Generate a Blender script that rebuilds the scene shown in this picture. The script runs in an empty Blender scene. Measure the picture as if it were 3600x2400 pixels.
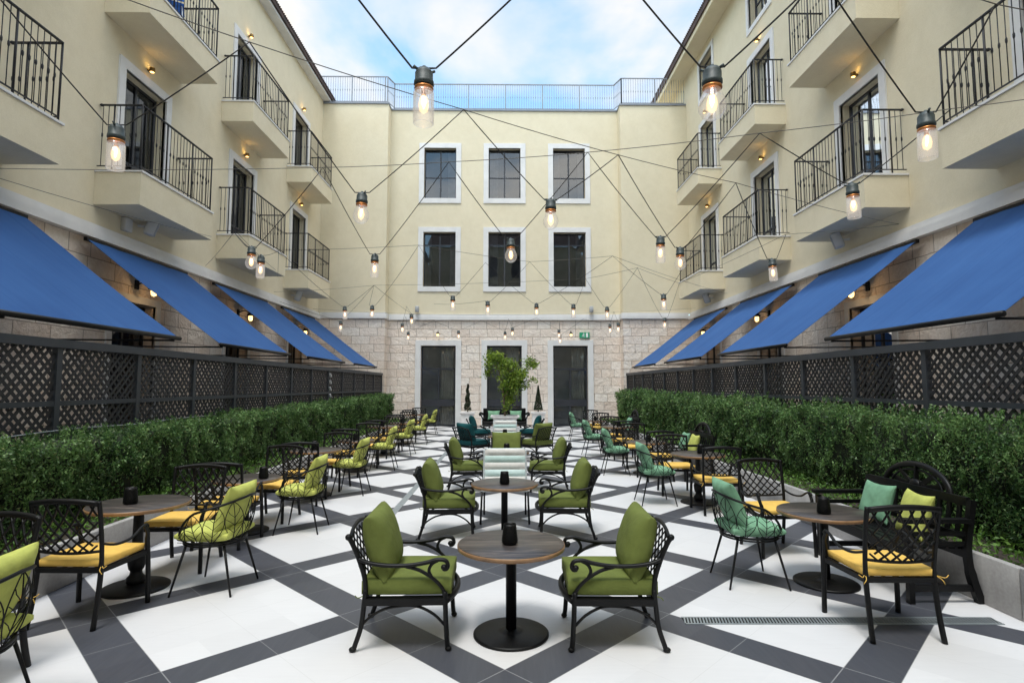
import bpy, math, random
import numpy as np
from mathutils import Vector, Matrix, noise
random.seed(7); rng = np.random.default_rng(11)
PI = math.pi
sc = bpy.context.scene
COL = sc.collection

# ---------------------------------------------------------------- mesh helper
class MB:
    def __init__(s): s.v = []; s.f = []; s.sm = []
    def add(s, vs, fs, smooth=False):
        n = len(s.v); s.v += [tuple(p) for p in vs]
        s.f += [tuple(i + n for i in f) for f in fs]; s.sm += [smooth] * len(fs)
    def box(s, x0, x1, y0, y1, z0, z1, M=None):
        vs = [(x, y, z) for z in (z0, z1) for y in (y0, y1) for x in (x0, x1)]
        if M is not None: vs = [M @ Vector(p) for p in vs]
        s.add(vs, [(0, 2, 3, 1), (4, 5, 7, 6), (0, 1, 5, 4), (2, 6, 7, 3), (0, 4, 6, 2), (1, 3, 7, 5)])
    def rbox(s, x0, x1, y0, y1, z0, z1, r=.01, M=None):
        # box with chamfered vertical profile on all edges (simple inset chamfer)
        def ring(z, i):
            c = r * .6
            a, b, p, q = x0 + i, x1 - i, y0 + i, y1 - i
            return [(a + c, p, z), (b - c, p, z), (b, p + c, z), (b, q - c, z), (b - c, q, z), (a + c, q, z), (a, q - c, z), (a, p + c, z)]
        rs = [ring(z0, r), ring(z0 + r * .3, r * .3), ring(z0 + r, 0), ring(z1 - r, 0), ring(z1 - r * .3, r * .3), ring(z1, r)]
        vs = [p for g in rs for p in g]
        if M is not None: vs = [M @ Vector(p) for p in vs]
        fs = []
        for k in range(5):
            for j in range(8):
                a = k * 8 + j; b = k * 8 + (j + 1) % 8
                fs.append((a, b, b + 8, a + 8))
        fs.append(tuple(range(7, -1, -1))); fs.append(tuple(range(40, 48)))
        s.add(vs, fs, True)
    def bar(s, a, b, w, h, up=(0, 0, 1)):
        a = Vector(a); b = Vector(b); d = (b - a); L = d.length; d.normalize()
        u = Vector(up)
        if abs(d.dot(u)) > .98: u = Vector((1, 0, 0))
        r = d.cross(u).normalized(); u = r.cross(d)
        vs = []
        for t in (a, b):
            for sx, sy in ((-1, -1), (1, -1), (1, 1), (-1, 1)):
                vs.append(t + r * (sx * w / 2) + u * (sy * h / 2))
        s.add(vs, [(0, 3, 2, 1), (4, 5, 6, 7), (0, 1, 5, 4), (1, 2, 6, 5), (2, 3, 7, 6), (3, 0, 4, 7)])
    def tube(s, pts, r, n=8, closed=False, flat=1.0):
        P = [Vector(p) for p in pts]; N = len(P)
        R = r if isinstance(r, (list, tuple)) else [r] * N
        tang = []
        for i in range(N):
            if closed: t = P[(i + 1) % N] - P[i - 1]
            else: t = P[min(i + 1, N - 1)] - P[max(i - 1, 0)]
            tang.append(t.normalized() if t.length > 1e-9 else Vector((0, 0, 1)))
        up = Vector((0, 0, 1)) if abs(tang[0].z) < .9 else Vector((1, 0, 0))
        nrm = (up - tang[0] * up.dot(tang[0])).normalized()
        vs = []
        for i in range(N):
            nrm = (nrm - tang[i] * nrm.dot(tang[i]))
            nrm = nrm.normalized() if nrm.length > 1e-6 else tang[i].orthogonal().normalized()
            b = tang[i].cross(nrm)
            for k in range(n):
                a = 2 * PI * k / n + PI / n
                vs.append(P[i] + nrm * (math.cos(a) * R[i] * flat) + b * (math.sin(a) * R[i]))
        fs = []
        for i in range(N if closed else N - 1):
            j = (i + 1) % N
            for k in range(n):
                k2 = (k + 1) % n
                fs.append((i * n + k, i * n + k2, j * n + k2, j * n + k))
        if not closed:
            fs.append(tuple(range(n - 1, -1, -1))); fs.append(tuple((N - 1) * n + k for k in range(n)))
        s.add(vs, fs, n > 4)
    def lathe(s, prof, c=(0, 0, 0), n=24, smooth=True, sy=1.0):
        vs = []
        for r, z in prof:
            for k in range(n):
                a = 2 * PI * k / n
                vs.append((c[0] + r * math.cos(a), c[1] + r * math.sin(a) * sy, c[2] + z))
        fs = []
        for i in range(len(prof) - 1):
            for k in range(n):
                k2 = (k + 1) % n
                fs.append((i * n + k, i * n + k2, (i + 1) * n + k2, (i + 1) * n + k))
        if prof[0][0] > 1e-5: fs.append(tuple(range(n - 1, -1, -1)))
        if prof[-1][0] > 1e-5: fs.append(tuple((len(prof) - 1) * n + k for k in range(n)))
        s.add(vs, fs, smooth)
    def ball(s, c, rx, ry, rz, n=12):
        prof = [(max(1e-6, math.sin(PI * i / n)), -math.cos(PI * i / n)) for i in range(n + 1)]
        vs = []; m = n + 4
        for r, z in prof:
            for k in range(m):
                a = 2 * PI * k / m
                vs.append((c[0] + rx * r * math.cos(a), c[1] + ry * r * math.sin(a), c[2] + rz * z))
        fs = [(i * m + k, i * m + (k + 1) % m, (i + 1) * m + (k + 1) % m, (i + 1) * m + k) for i in range(n) for k in range(m)]
        s.add(vs, fs, True)
    def pillow(s, w, h, t, M, nu=14, pinch=.06, seed=0, edge=.0):
        # cushion lying in local XY, thickness along Z
        vs = []; fs = []
        for side in (1, -1):
            for j in range(nu + 1):
                for i in range(nu + 1):
                    u = -1 + 2 * i / nu; v = -1 + 2 * j / nu
                    uu = math.sin(u * PI / 2); vv = math.sin(v * PI / 2)
                    th = ((1 - abs(uu) ** 2.6) * (1 - abs(vv) ** 2.6))
                    th = max(th, 0) ** .42
                    k = 1 - pinch * (1 - abs(vv) ** 2) * abs(uu) ** 3; k2 = 1 - pinch * (1 - abs(uu) ** 2) * abs(vv) ** 3
                    nz = noise.noise(Vector((u * 1.7 + seed * 3.1, v * 1.7, side + seed))) * .12 + noise.noise(Vector((u * 4 + seed, v * 4, side * 2.))) * .05
                    z = side * (edge + (t / 2 - edge) * th * (1 + nz))
                    vs.append(M @ Vector((uu * k * w / 2, vv * k2 * h / 2, z)))
        m = nu + 1; o = m * m
        for j in range(nu):
            for i in range(nu):
                a = j * m + i
                fs.append((a, a + 1, a + m + 1, a + m)); fs.append((o + a, o + a + m, o + a + m + 1, o + a + 1))
        if edge > 0:
            for i in range(nu):
                for (a, b) in ((i, i + 1), ((nu) * m + i + 1, nu * m + i), ((i + 1) * m, i * m), (i * m + nu, (i + 1) * m + nu)):
                    fs.append((b, a, o + a, o + b))
        s.add(vs, fs, True)
    def build(s, name, mat, parent=None, loc=None, kind=None):
        me = bpy.data.meshes.new(name)
        me.from_pydata(s.v, [], s.f); me.update()
        if any(s.sm): me.polygons.foreach_set('use_smooth', s.sm)
        me.materials.append(mat)
        o = bpy.data.objects.new(name, me); COL.objects.link(o)
        if parent is not None: o.parent = parent
        if loc: o.location = loc
        if kind: o['kind'] = kind
        return o

def fix_normals(o):
    import bmesh
    bm = bmesh.new(); bm.from_mesh(o.data); bmesh.ops.recalc_face_normals(bm, faces=bm.faces); bm.to_mesh(o.data); bm.free()
    return o
def tag(o, label=None, cat=None, group=None):
    if label: o['label'] = label
    if cat: o['category'] = cat
    if group: o['group'] = group
    return o
def empty(name, loc=(0, 0, 0), rz=0, label=None, cat=None, group=None):
    o = bpy.data.objects.new(name, None); COL.objects.link(o)
    o.location = loc; o.rotation_euler = (0, 0, rz); o.empty_display_size = .1
    return tag(o, label, cat, group)
def copy_tree(o, parent=None):
    c = o.copy(); COL.objects.link(c)
    if parent is not None: c.parent = parent
    for ch in [k for k in o.children]: copy_tree(ch, c)
    return c
def arc(p0, p1, p2, n=8):   # quadratic bezier
    p0, p1, p2 = map(Vector, (p0, p1, p2))
    return [(1 - t) ** 2 * p0 + 2 * t * (1 - t) * p1 + t * t * p2 for t in [i / n for i in range(n + 1)]]
def smooth(pts, n=5):       # catmull rom
    P = [Vector(p) for p in pts]; out = []
    for i in range(len(P) - 1):
        a = P[max(i - 1, 0)]; b = P[i]; c = P[i + 1]; d = P[min(i + 2, len(P) - 1)]
        for k in range(n):
            t = k / n
            out.append(.5 * ((2 * b) + (c - a) * t + (2 * a - 5 * b + 4 * c - d) * t * t + (3 * b - a - 3 * c + d) * t ** 3))
    out.append(P[-1]); return out

# ---------------------------------------------------------------- materials
class NT:
    def __init__(s, name):
        s.m = bpy.data.materials.new(name); s.m.use_nodes = True
        s.t = s.m.node_tree; s.n = s.t.nodes; s.l = s.t.links
        s.b = s.n['Principled BSDF']; s.out = s.n['Material Output']
    def node(s, ty, **kw):
        x = s.n.new(ty)
        for k, v in kw.items(): setattr(x, k, v)
        return x
    def math(s, op, a, b=None, c=None):
        x = s.node('ShaderNodeMath', operation=op)
        for i, q in enumerate((a, b, c)):
            if q is None: continue
            if isinstance(q, (int, float)): x.inputs[i].default_value = q
            else: s.l.new(q, x.inputs[i])
        return x.outputs[0]
    def coord(s, kind='Object'):
        return s.node('ShaderNodeTexCoord').outputs[kind]
    def noise(s, vec, scale, detail=4, rough=.55, dist=0):
        x = s.node('ShaderNodeTexNoise'); s.l.new(vec, x.inputs['Vector'])
        x.inputs['Scale'].default_value = scale; x.inputs['Detail'].default_value = detail
        x.inputs['Roughness'].default_value = rough; x.inputs['Distortion'].default_value = dist
        return x.outputs['Fac']
    def ramp(s, fac, stops):
        x = s.node('ShaderNodeValToRGB'); s.l.new(fac, x.inputs[0])
        e = x.color_ramp.elements
        while len(e) < len(stops): e.new(.5)
        for q, (p, c) in zip(e, stops): q.position = p; q.color = (*c, 1)
        return x.outputs[0]
    def mix(s, fac, a, b, mode='MIX'):
        x = s.node('ShaderNodeMix', data_type='RGBA', blend_type=mode)
        for i, q in ((0, fac), (6, a), (7, b)):
            if isinstance(q, (int, float)): x.inputs[i].default_value = q
            elif isinstance(q, tuple): x.inputs[i].default_value = (*q, 1)
            else: s.l.new(q, x.inputs[i])
        return x.outputs[2]
    def bump(s, h, strength=.3, dist=.02):
        x = s.node('ShaderNodeBump'); s.l.new(h, x.inputs['Height'])
        x.inputs['Strength'].default_value = strength; x.inputs['Distance'].default_value = dist
        s.l.new(x.outputs[0], s.b.inputs['Normal'])
    def scaled(s, vec, sx, sy, sz, rot=(0, 0, 0)):
        x = s.node('ShaderNodeMapping'); s.l.new(vec, x.inputs[0]); x.inputs['Scale'].default_value = (sx, sy, sz)
        x.inputs['Rotation'].default_value = rot
        return x.outputs[0]
    def col(s, c):
        if isinstance(c, tuple): s.b.inputs['Base Color'].default_value = (*c, 1)
        else: s.l.new(c, s.b.inputs['Base Color'])
    def set(s, rough=None, metal=None, spec=None):
        if rough is not None: s.b.inputs['Roughness'].default_value = rough
        if metal is not None: s.b.inputs['Metallic'].default_value = metal
        if spec is not None: s.b.inputs['Specular IOR Level'].default_value = spec
        return s

def simple(name, c, rough=.6, var=.12, scale=6, metal=0, spec=.5, bump=0, bscale=60, bd=.004):
    t = NT(name); v = t.coord()
    f = t.noise(v, scale, 5)
    lo = tuple(x * (1 - var) for x in c); hi = tuple(min(1, x * (1 + var)) for x in c)
    t.col(t.ramp(f, [(.3, lo), (.7, hi)])); t.set(rough, metal, spec)
    if bump: t.bump(t.noise(v, bscale, 3), bump, bd)
    return t.m

M = {}
M['white_paint'] = simple('white_frame_plaster', (.73, .72, .705), .7, .06, 2.5, bump=.15)
M['metal_black'] = simple('black_cast_metal', (.0045, .0045, .005), .45, .3, 9, spec=.26, bump=.12, bscale=90, bd=.002)
M['metal_rail'] = simple('rail_metal', (.022, .022, .025), .5, .25, 5, spec=.3)
M['metal_fence'] = simple('fence_paint', (.040, .046, .056), .5, .18, 3, bump=.06)
M['metal_fence_dark'] = simple('lattice_plastic', (.024, .024, .027), .55, .2, 4)
M['metal_grey'] = simple('galvanised_rail', (.23, .25, .29), .5, .1, 5)
M['dark_frame'] = simple('dark_window_frame', (.03, .032, .04), .45, .15, 3)
M['yellow'] = simple('yellow_canvas', (.80, .505, .12), .85, .08, 14, spec=.2, bump=.25, bscale=220, bd=.002)
M['olive'] = simple('olive_canvas', (.140, .168, .042), .85, .16, 5, spec=.2, bump=.45, bscale=9, bd=.02)
M['olive_dark'] = simple('olive_shade_piping', (.10, .125, .02), .85, .14, 5, spec=.2)
M['teal'] = simple('teal_canvas', (.008, .065, .07), .8, .2, 5, spec=.2, bump=.4, bscale=9, bd=.02)
M['lime'] = simple('lime_velvet', (.50, .53, .13), .8, .16, 9, spec=.25, bump=.3, bscale=26, bd=.012)
M['mint'] = simple('mint_velvet', (.19, .37, .235), .8, .2, 9, spec=.25, bump=.3, bscale=26, bd=.012)
M['blue_plastic'] = simple('blue_cloth', (.03, .14, .5), .7, .15, 9)
M['speaker'] = simple('speaker_shell', (.62, .62, .60), .55, .05, 8)
M['speaker_grille'] = simple('speaker_grille', (.4, .41, .42), .7, .1, 40)
M['cable'] = simple('cable_rubber', (.022, .02, .018), .7, .2, 5)
M['steel_cable'] = simple('steel_wire', (.10, .09, .075), .6, .2, 5)
M['lamp_cap'] = simple('lamp_cap_enamel', (.040, .055, .055), .5, .35, 30, bump=.3, bscale=60, bd=.003)
M['copper'] = simple('copper_band', (.55, .22, .07), .35, .2, 20, metal=.8)
M['brass'] = simple('brass_shade', (.25, .15, .05), .35, .2, 20, metal=.9)
M['bark'] = simple('bark', (.16, .11, .075), .9, .35, 22, bump=.5, bscale=35, bd=.01)
M['soil'] = simple('soil', (.045, .035, .025), .95, .4, 20, bump=.5, bscale=30)
M['curtain'] = simple('curtain_cloth', (.66, .62, .54), .9, .25, 3)
M['interior_light'] = simple('lobby_wall', (.62, .60, .58), .9, .25, 1.)
M['interior'] = simple('interior_wall', (.20, .19, .19), .9, .3, 1.2)
M['curtain_brown'] = simple('curtain_brown', (.10, .055, .03), .9, .3, 6)
M['marble'] = simple('planter_marble', (.76, .73, .71), .55, .14, 7, bump=.1)
M['green_sign'] = simple('sign_green', (.01, .33, .16), .5, .05, 3)
M['sign_white'] = simple('sign_white', (.85, .9, .87), .5, .03, 3)
M['drain_steel'] = simple('drain_steel', (.36, .40, .42), .4, .15, 20, metal=.5)
M['drain_dark'] = simple('drain_gap', (.02, .02, .02), .9, .1, 20)
M['candle_wax'] = simple('candle_wax', (.7, .62, .45), .6, .05, 20)
M['silver'] = simple('silver_tube', (.55, .58, .60), .35, .06, 8, metal=.4)
M['ribbon_white'] = simple('ribbon_white', (.8, .8, .82), .5, .05, 8)

def mat_plaster():
    t = NT('cream_plaster'); v = t.coord()
    big = t.noise(v, .35, 5, .6); mid = t.noise(v, 1.7, 6, .65); fine = t.noise(v, 38, 4, .7)
    c = t.ramp(big, [(.3, (.73, .645, .455)), (.7, (.80, .715, .52))])
    c = t.mix(.28, c, t.ramp(mid, [(.35, (.67, .585, .43)), (.65, (.81, .735, .58))]))
    c = t.mix(.12, c, t.ramp(fine, [(.35, (.45, .40, .28)), (.65, (.78, .72, .55))]))
    st = t.noise(v, 4.0, 6, .7)
    c = t.mix(t.math('MULTIPLY', t.math('GREATER_THAN', st, .0), .06), c, t.ramp(st, [(.42, (.50, .43, .31)), (.56, (.78, .71, .55))]))
    t.col(c); t.set(.88, 0, .25)
    h = t.math('ADD', t.math('MULTIPLY', t.noise(v, 55, 4, .7), .6), t.math('MULTIPLY', t.noise(v, 9, 4, .6), .6))
    t.bump(h, .55, .012); return t.m
M['plaster'] = mat_plaster()

def mat_stone(axis):
    t = NT('ashlar_stone_' + axis); v = t.coord()
    sx = t.node('ShaderNodeSeparateXYZ'); t.l.new(v, sx.inputs[0])
    cb = t.node('ShaderNodeCombineXYZ')
    t.l.new(sx.outputs['X' if axis == 'x' else 'Y'], cb.inputs[0]); t.l.new(sx.outputs['Z'], cb.inputs[1])
    br = t.node('ShaderNodeTexBrick'); 
    # wobble so that block sizes look less mechanical
    wob = t.node('ShaderNodeVectorMath', operation='ADD'); t.l.new(cb.outputs[0], wob.inputs[0])
    nz = t.node('ShaderNodeTexNoise'); t.l.new(v, nz.inputs['Vector']); nz.inputs['Scale'].default_value = 5
    sc_ = t.node('ShaderNodeVectorMath', operation='SCALE'); t.l.new(nz.outputs['Color'], sc_.inputs[0]); sc_.inputs['Scale'].default_value = .022
    t.l.new(sc_.outputs[0], wob.inputs[1]); t.l.new(wob.outputs[0], br.inputs['Vector'])
    br.inputs['Scale'].default_value = 1; br.inputs['Brick Width'].default_value = .78; br.inputs['Row Height'].default_value = .355
    br.inputs['Mortar Size'].default_value = .011; br.inputs['Mortar Smooth'].default_value = .25; br.inputs['Bias'].default_value = 0
    br.offset = .43; br.squash = .72; br.squash_frequency = 3
    br.inputs['Color1'].default_value = (.0, .0, .0, 1); br.inputs['Color2'].default_value = (1, 1, 1, 1)
    br.inputs['Mortar'].default_value = (.5, .5, .5, 1)
    blk = t.ramp(br.outputs['Color'], [(0, (.70, .545, .44)), (.35, (.90, .79, .69)), (.6, (.82, .66, .54)), (1, (.95, .88, .80))])
    n1 = t.noise(v, 3.2, 6, .65, .6); n2 = t.noise(v, 14, 6, .7, .3)
    c = t.mix(.30, blk, t.ramp(n1, [(.3, (.68, .56, .45)), (.5, (.85, .77, .67)), (.72, (.93, .89, .83))]))
    c = t.mix(.22, c, t.ramp(n2, [(.3, (.42, .33, .27)), (.6, (.88, .82, .76))]))
    c = t.mix(t.math('MULTIPLY', br.outputs['Fac'], .8), c, (.36, .285, .23))
    t.col(c); t.set(.9, 0, .2)
    # chiselled faces: each block bulges and is rough
    h = t.math('MULTIPLY', t.noise(v, 4.2, 5, .6, .9), 1.5)
    h = t.math('ADD', h, t.math('MULTIPLY', n2, .55))
    h = t.math('SUBTRACT', h, t.math('MULTIPLY', br.outputs['Fac'], 1.0))
    t.bump(h, .62, .07); return t.m
M['stone_x'] = mat_stone('x'); M['stone_y'] = mat_stone('y')

def mat_floor():
    t = NT('diagonal_floor_tiles'); v = t.coord()
    sx = t.node('ShaderNodeSeparateXYZ'); t.l.new(v, sx.inputs[0]); X = sx.outputs[0]; Y = sx.outputs[1]
    r2 = 1 / math.sqrt(2); P_ = 1.5; o = 3.205 - .6
    u = t.math('MULTIPLY', t.math('ADD', X, Y), r2); w = t.math('MULTIPLY', t.math('SUBTRACT', Y, X), r2)
    fu = t.math('FLOORED_MODULO', t.math('SUBTRACT', u, o), P_); fw = t.math('FLOORED_MODULO', t.math('SUBTRACT', w, o), P_)
    white = t.math('MULTIPLY', t.math('LESS_THAN', fu, 1.2), t.math('LESS_THAN', fw, 1.2))
    def near(f, c, eps): return t.math('LESS_THAN', t.math('ABSOLUTE', t.math('SUBTRACT', f, c)), eps)
    def lines(f, eps, cs):
        r = None
        for c in cs:
            q = near(f, c, eps); r = q if r is None else t.math('MAXIMUM', r, q)
        return r
    edge = t.math('MAXIMUM', lines(fu, .0035, (0.0, 1.2, 1.5)), lines(fw, .0035, (0.0, 1.2, 1.5)))
    mid = t.math('MAXIMUM', lines(fu, .0028, (.6,)), lines(fw, .0028, (.6,)))
    # per tile tint
    cb = t.node('ShaderNodeCombineXYZ')
    t.l.new(t.math('FLOOR', t.math('DIVIDE', t.math('SUBTRACT', u, o), .3)), cb.inputs[0]); t.l.new(t.math('FLOOR', t.math('DIVIDE', t.math('SUBTRACT', w, o), .6)), cb.inputs[1])
    wn = t.node('ShaderNodeTexWhiteNoise', noise_dimensions='2D'); t.l.new(cb.outputs[0], wn.inputs['Vector'])
    streak = t.noise(t.scaled(v, 1.2, 14, 1, (0, 0, PI / 4)), 2.5, 5, .6)
    stain = t.noise(v, .8, 5, .6)
    wh = t.mix(.5, t.ramp(streak, [(.3, (.665, .655, .665)), (.7, (.74, .73, .74))]), t.ramp(stain, [(.3, (.65, .64, .65)), (.7, (.75, .74, .75))]))
    cb2 = t.node('ShaderNodeCombineXYZ'); t.l.new(t.math('FLOOR', t.math('DIVIDE', t.math('SUBTRACT', u, o), .6)), cb2.inputs[0]); t.l.new(t.math('FLOOR', t.math('DIVIDE', t.math('SUBTRACT', w, o), .6)), cb2.inputs[1])
    wn2 = t.node('ShaderNodeTexWhiteNoise', noise_dimensions='2D'); t.l.new(cb2.outputs[0], wn2.inputs['Vector'])
    wh = t.mix(.35, wh, t.ramp(wn2.outputs[0], [(0, (.64, .63, .635)), (1, (.77, .76, .765))]))
    spot = t.noise(v, 5.5, 6, .7, .4)
    wh = t.mix(t.math('MULTIPLY', t.math('GREATER_THAN', spot, .66), .10), wh, (.45, .43, .41))
    dk = t.mix(.55, t.ramp(t.noise(t.scaled(v, 14, 1.2, 1, (0, 0, PI / 4)), 2.5, 5, .65), [(.3, (.052, .055, .068)), (.7, (.086, .090, .108))]), t.ramp(wn.outputs[0], [(0, (.056, .059, .073)), (1, (.084, .088, .104))]))
    c = t.mix(white, dk, wh)
    gl = t.mix(white, (.34, .34, .35), (.60, .59, .58))
    c = t.mix(t.math('MULTIPLY', t.math('MULTIPLY', mid, white), .35), c, (.55, .54, .53))
    darkmask = t.math('SUBTRACT', 1, white)
    c = t.mix(t.math('MULTIPLY', t.math('MULTIPLY', mid, darkmask), .6), c, (.3, .3, .31))
    c = t.mix(t.math('MULTIPLY', edge, .65), c, gl)
    t.col(c)
    rr = t.math('ADD', t.math('MULTIPLY', stain, .2), .30); t.l.new(rr, t.b.inputs['Roughness'])
    t.b.inputs['Specular IOR Level'].default_value = .35
    t.bump(t.math('ADD', t.math('MULTIPLY', streak, .3), t.math('MULTIPLY', edge, -.6)), .12, .004)
    return t.m
M['floor'] = mat_floor()

def mat_leaf(name, stops, trans=.25, rough=.5):
    t = NT(name); g = t.node('ShaderNodeNewGeometry')
    v = t.coord(); big = t.noise(v, 1.6, 3)
    c = t.ramp(g.outputs['Random Per Island'], stops)
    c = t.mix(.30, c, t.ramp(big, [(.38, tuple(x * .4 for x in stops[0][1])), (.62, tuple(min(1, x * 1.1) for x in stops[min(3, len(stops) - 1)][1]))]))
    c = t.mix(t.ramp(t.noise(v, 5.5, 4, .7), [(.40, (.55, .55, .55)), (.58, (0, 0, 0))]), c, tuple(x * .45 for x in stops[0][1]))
    t.col(c); t.set(rough, 0, .35)
    tr = t.node('ShaderNodeBsdfTranslucent'); t.l.new(c, tr.inputs[0])
    mx = t.node('ShaderNodeMixShader'); mx.inputs[0].default_value = trans
    t.l.new(t.b.outputs[0], mx.inputs[1]); t.l.new(tr.outputs[0], mx.inputs[2]); t.l.new(mx.outputs[0], t.out.inputs[0])
    return t.m
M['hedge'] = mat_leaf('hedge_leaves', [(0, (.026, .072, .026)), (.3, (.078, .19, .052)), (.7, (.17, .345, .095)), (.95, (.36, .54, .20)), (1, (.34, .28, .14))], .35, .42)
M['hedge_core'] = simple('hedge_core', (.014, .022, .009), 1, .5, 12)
M['grass'] = mat_leaf('ground_cover', [(0, (.06, .15, .02)), (.5, (.12, .27, .04)), (1, (.24, .40, .09))])
M['tree_leaf'] = mat_leaf('tree_leaves', [(0, (.08, .18, .02)), (.5, (.22, .38, .05)), (1, (.55, .66, .12))], .45)
M['topiary'] = mat_leaf('topiary_leaves', [(0, (.02, .035, .015)), (.5, (.05, .075, .035)), (1, (.10, .12, .06))], .1)

def mat_awning():
    t = NT('blue_awning_canvas'); v = t.coord()
    w = t.noise(t.scaled(v, .3, 3.5, .3), 2.0, 3); big = t.noise(v, .7, 4)
    c = t.ramp(big, [(.3, (.034, .100, .28)), (.7, (.046, .130, .34))])
    c = t.mix(.15, c, t.ramp(w, [(.35, (.025, .08, .24)), (.65, (.055, .15, .38))]))
    sy = t.node('ShaderNodeSeparateXYZ'); t.l.new(v, sy.inputs[0])
    seam = t.math('LESS_THAN', t.math('ABSOLUTE', t.math('SUBTRACT', t.math('FLOORED_MODULO', t.math('ADD', sy.outputs[1], .6), 1.2), .6)), .012)
    c = t.mix(t.math('MULTIPLY', seam, .3), c, (.02, .07, .22))
    t.col(c); t.set(.8, 0, .2); t.bump(t.math('ADD', t.math('MULTIPLY', t.noise(t.scaled(v, .6, 1.6, .6), 1.3, 3), 1.), t.math('MULTIPLY', seam, .1)), .5, .03)
    tr = t.node('ShaderNodeBsdfTranslucent'); t.l.new(c, tr.inputs[0])
    mx = t.node('ShaderNodeMixShader'); mx.inputs[0].default_value = .12
    t.l.new(t.b.outputs[0], mx.inputs[1]); t.l.new(tr.outputs[0], mx.inputs[2]); t.l.new(mx.outputs[0], t.out.inputs[0])
    return t.m
M['awning'] = mat_awning()

def mat_concrete():
    t = NT('planter_concrete'); v = t.coord()
    c = t.ramp(t.noise(t.scaled(v, 1, 1, .5), 3.2, 8, .65, .6), [(.25, (.29, .275, .265)), (.5, (.38, .365, .355)), (.75, (.46, .445, .435))])
    c = t.mix(.2, c, t.ramp(t.noise(v, 40, 4), [(.3, (.2, .19, .18)), (.7, (.5, .49, .48))]))
    t.col(c); t.set(.8, 0, .3); t.bump(t.noise(v, 30, 5), .2, .006); return t.m
M['concrete'] = mat_concrete()

def mat_wood():
    t = NT('tabletop_wood'); v = t.coord()
    g = t.noise(t.scaled(v, 1.3, 13, 13, (0, 0, .35)), 2.6, 8, .65, .9)
    c = t.ramp(g, [(.28, (.020, .018, .019)), (.48, (.050, .043, .042)), (.56, (.085, .070, .064)), (.72, (.19, .148, .125))])
    t.col(c); t.set(.33, 0, .5); t.bump(g, .08, .003); return t.m
M['wood'] = mat_wood()
M['wood_edge'] = simple('table_edge_copper_wood', (.30, .17, .085), .4, .35, 8)

def mat_glass(name, tint=(.75, .8, .85), refl=.16):
    t = NT(name); n = t.n; n.remove(t.b)
    tr = t.node('ShaderNodeBsdfTransparent'); tr.inputs[0].default_value = (*tint, 1)
    gl = t.node('ShaderNodeBsdfGlossy'); gl.inputs['Roughness'].default_value = .02; gl.inputs[0].default_value = (.9, .95, 1, 1)
    fr = t.node('ShaderNodeFresnel'); fr.inputs[0].default_value = 1.5
    # slight waviness
    bp = t.node('ShaderNodeBump'); nz = t.noise(t.coord(), 1.1, 2); t.l.new(nz, bp.inputs['Height']); bp.inputs['Strength'].default_value = .12; bp.inputs['Distance'].default_value = .02
    t.l.new(bp.outputs[0], gl.inputs['Normal'])
    mx = t.node('ShaderNodeMixShader'); t.l.new(t.math('ADD', t.math('MULTIPLY', fr.outputs[0], .9), refl), mx.inputs[0])
    t.l.new(tr.outputs[0], mx.inputs[1]); t.l.new(gl.outputs[0], mx.inputs[2]); t.l.new(mx.outputs[0], t.out.inputs[0])
    return t.m
M['window_glass'] = mat_glass('window_glass', (.27, .29, .33), .045)
M['door_glass'] = mat_glass('door_glass', (.62, .64, .65), .02)
def mat_lampglass():
    t = NT('lamp_glass'); n = t.n; n.remove(t.b)
    tr = t.node('ShaderNodeBsdfTransparent'); tr.inputs[0].default_value = (.99, .985, .98, 1)
    gl = t.node('ShaderNodeBsdfGlossy'); gl.inputs['Roughness'].default_value = .05
    lw = t.node('ShaderNodeLayerWeight'); lw.inputs[0].default_value = .35
    df = t.node('ShaderNodeEmission'); df.inputs[0].default_value = (1, .90, .80, 1); df.inputs[1].default_value = .95
    mx = t.node('ShaderNodeMixShader'); t.l.new(t.math('MULTIPLY', lw.outputs['Facing'], .55), mx.inputs[0])
    t.l.new(tr.outputs[0], mx.inputs[1]); t.l.new(gl.outputs[0], mx.inputs[2])
    m2 = t.node('ShaderNodeMixShader'); m2.inputs[0].default_value = .13
    t.l.new(mx.outputs[0], m2.inputs[1]); t.l.new(df.outputs[0], m2.inputs[2]); t.l.new(m2.outputs[0], t.out.inputs[0])
    return t.m
M['lamp_glass'] = mat_lampglass()
def mat_emit(name, c, s):
    t = NT(name); t.b.inputs['Emission Color'].default_value = (*c, 1); t.b.inputs['Emission Strength'].default_value = s
    t.col(c); v = t.coord(); return t.m
M['filament'] = mat_emit('glowing_filament', (1, .76, .45), 20)
def mat_warm_halo():
    t = NT('warm_inner_bulb'); n = t.n; n.remove(t.b)
    tr = t.node('ShaderNodeBsdfTransparent'); em = t.node('ShaderNodeEmission'); em.inputs[0].default_value = (1, .62, .30, 1); em.inputs[1].default_value = 2.6
    lw = t.node('ShaderNodeLayerWeight'); lw.inputs[0].default_value = .5
    mx = t.node('ShaderNodeMixShader'); t.l.new(t.math('MULTIPLY', t.math('SUBTRACT', 1, lw.outputs['Facing']), .75), mx.inputs[0])
    t.l.new(tr.outputs[0], mx.inputs[1]); t.l.new(em.outputs[0], mx.inputs[2]); t.l.new(mx.outputs[0], t.out.inputs[0])
    return t.m
M['inner_bulb'] = mat_warm_halo()
M['brass_glow'] = mat_emit('wall_lamp_glow', (1, .66, .25), 3)
def mat_roof():
    t = NT('roof_tiles'); v = t.coord()
    t.col(t.ramp(t.noise(v, 3, 5), [(.3, (.035, .022, .02)), (.7, (.09, .05, .042))])); t.set(.8); return t.m
M['roof'] = mat_roof()
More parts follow.
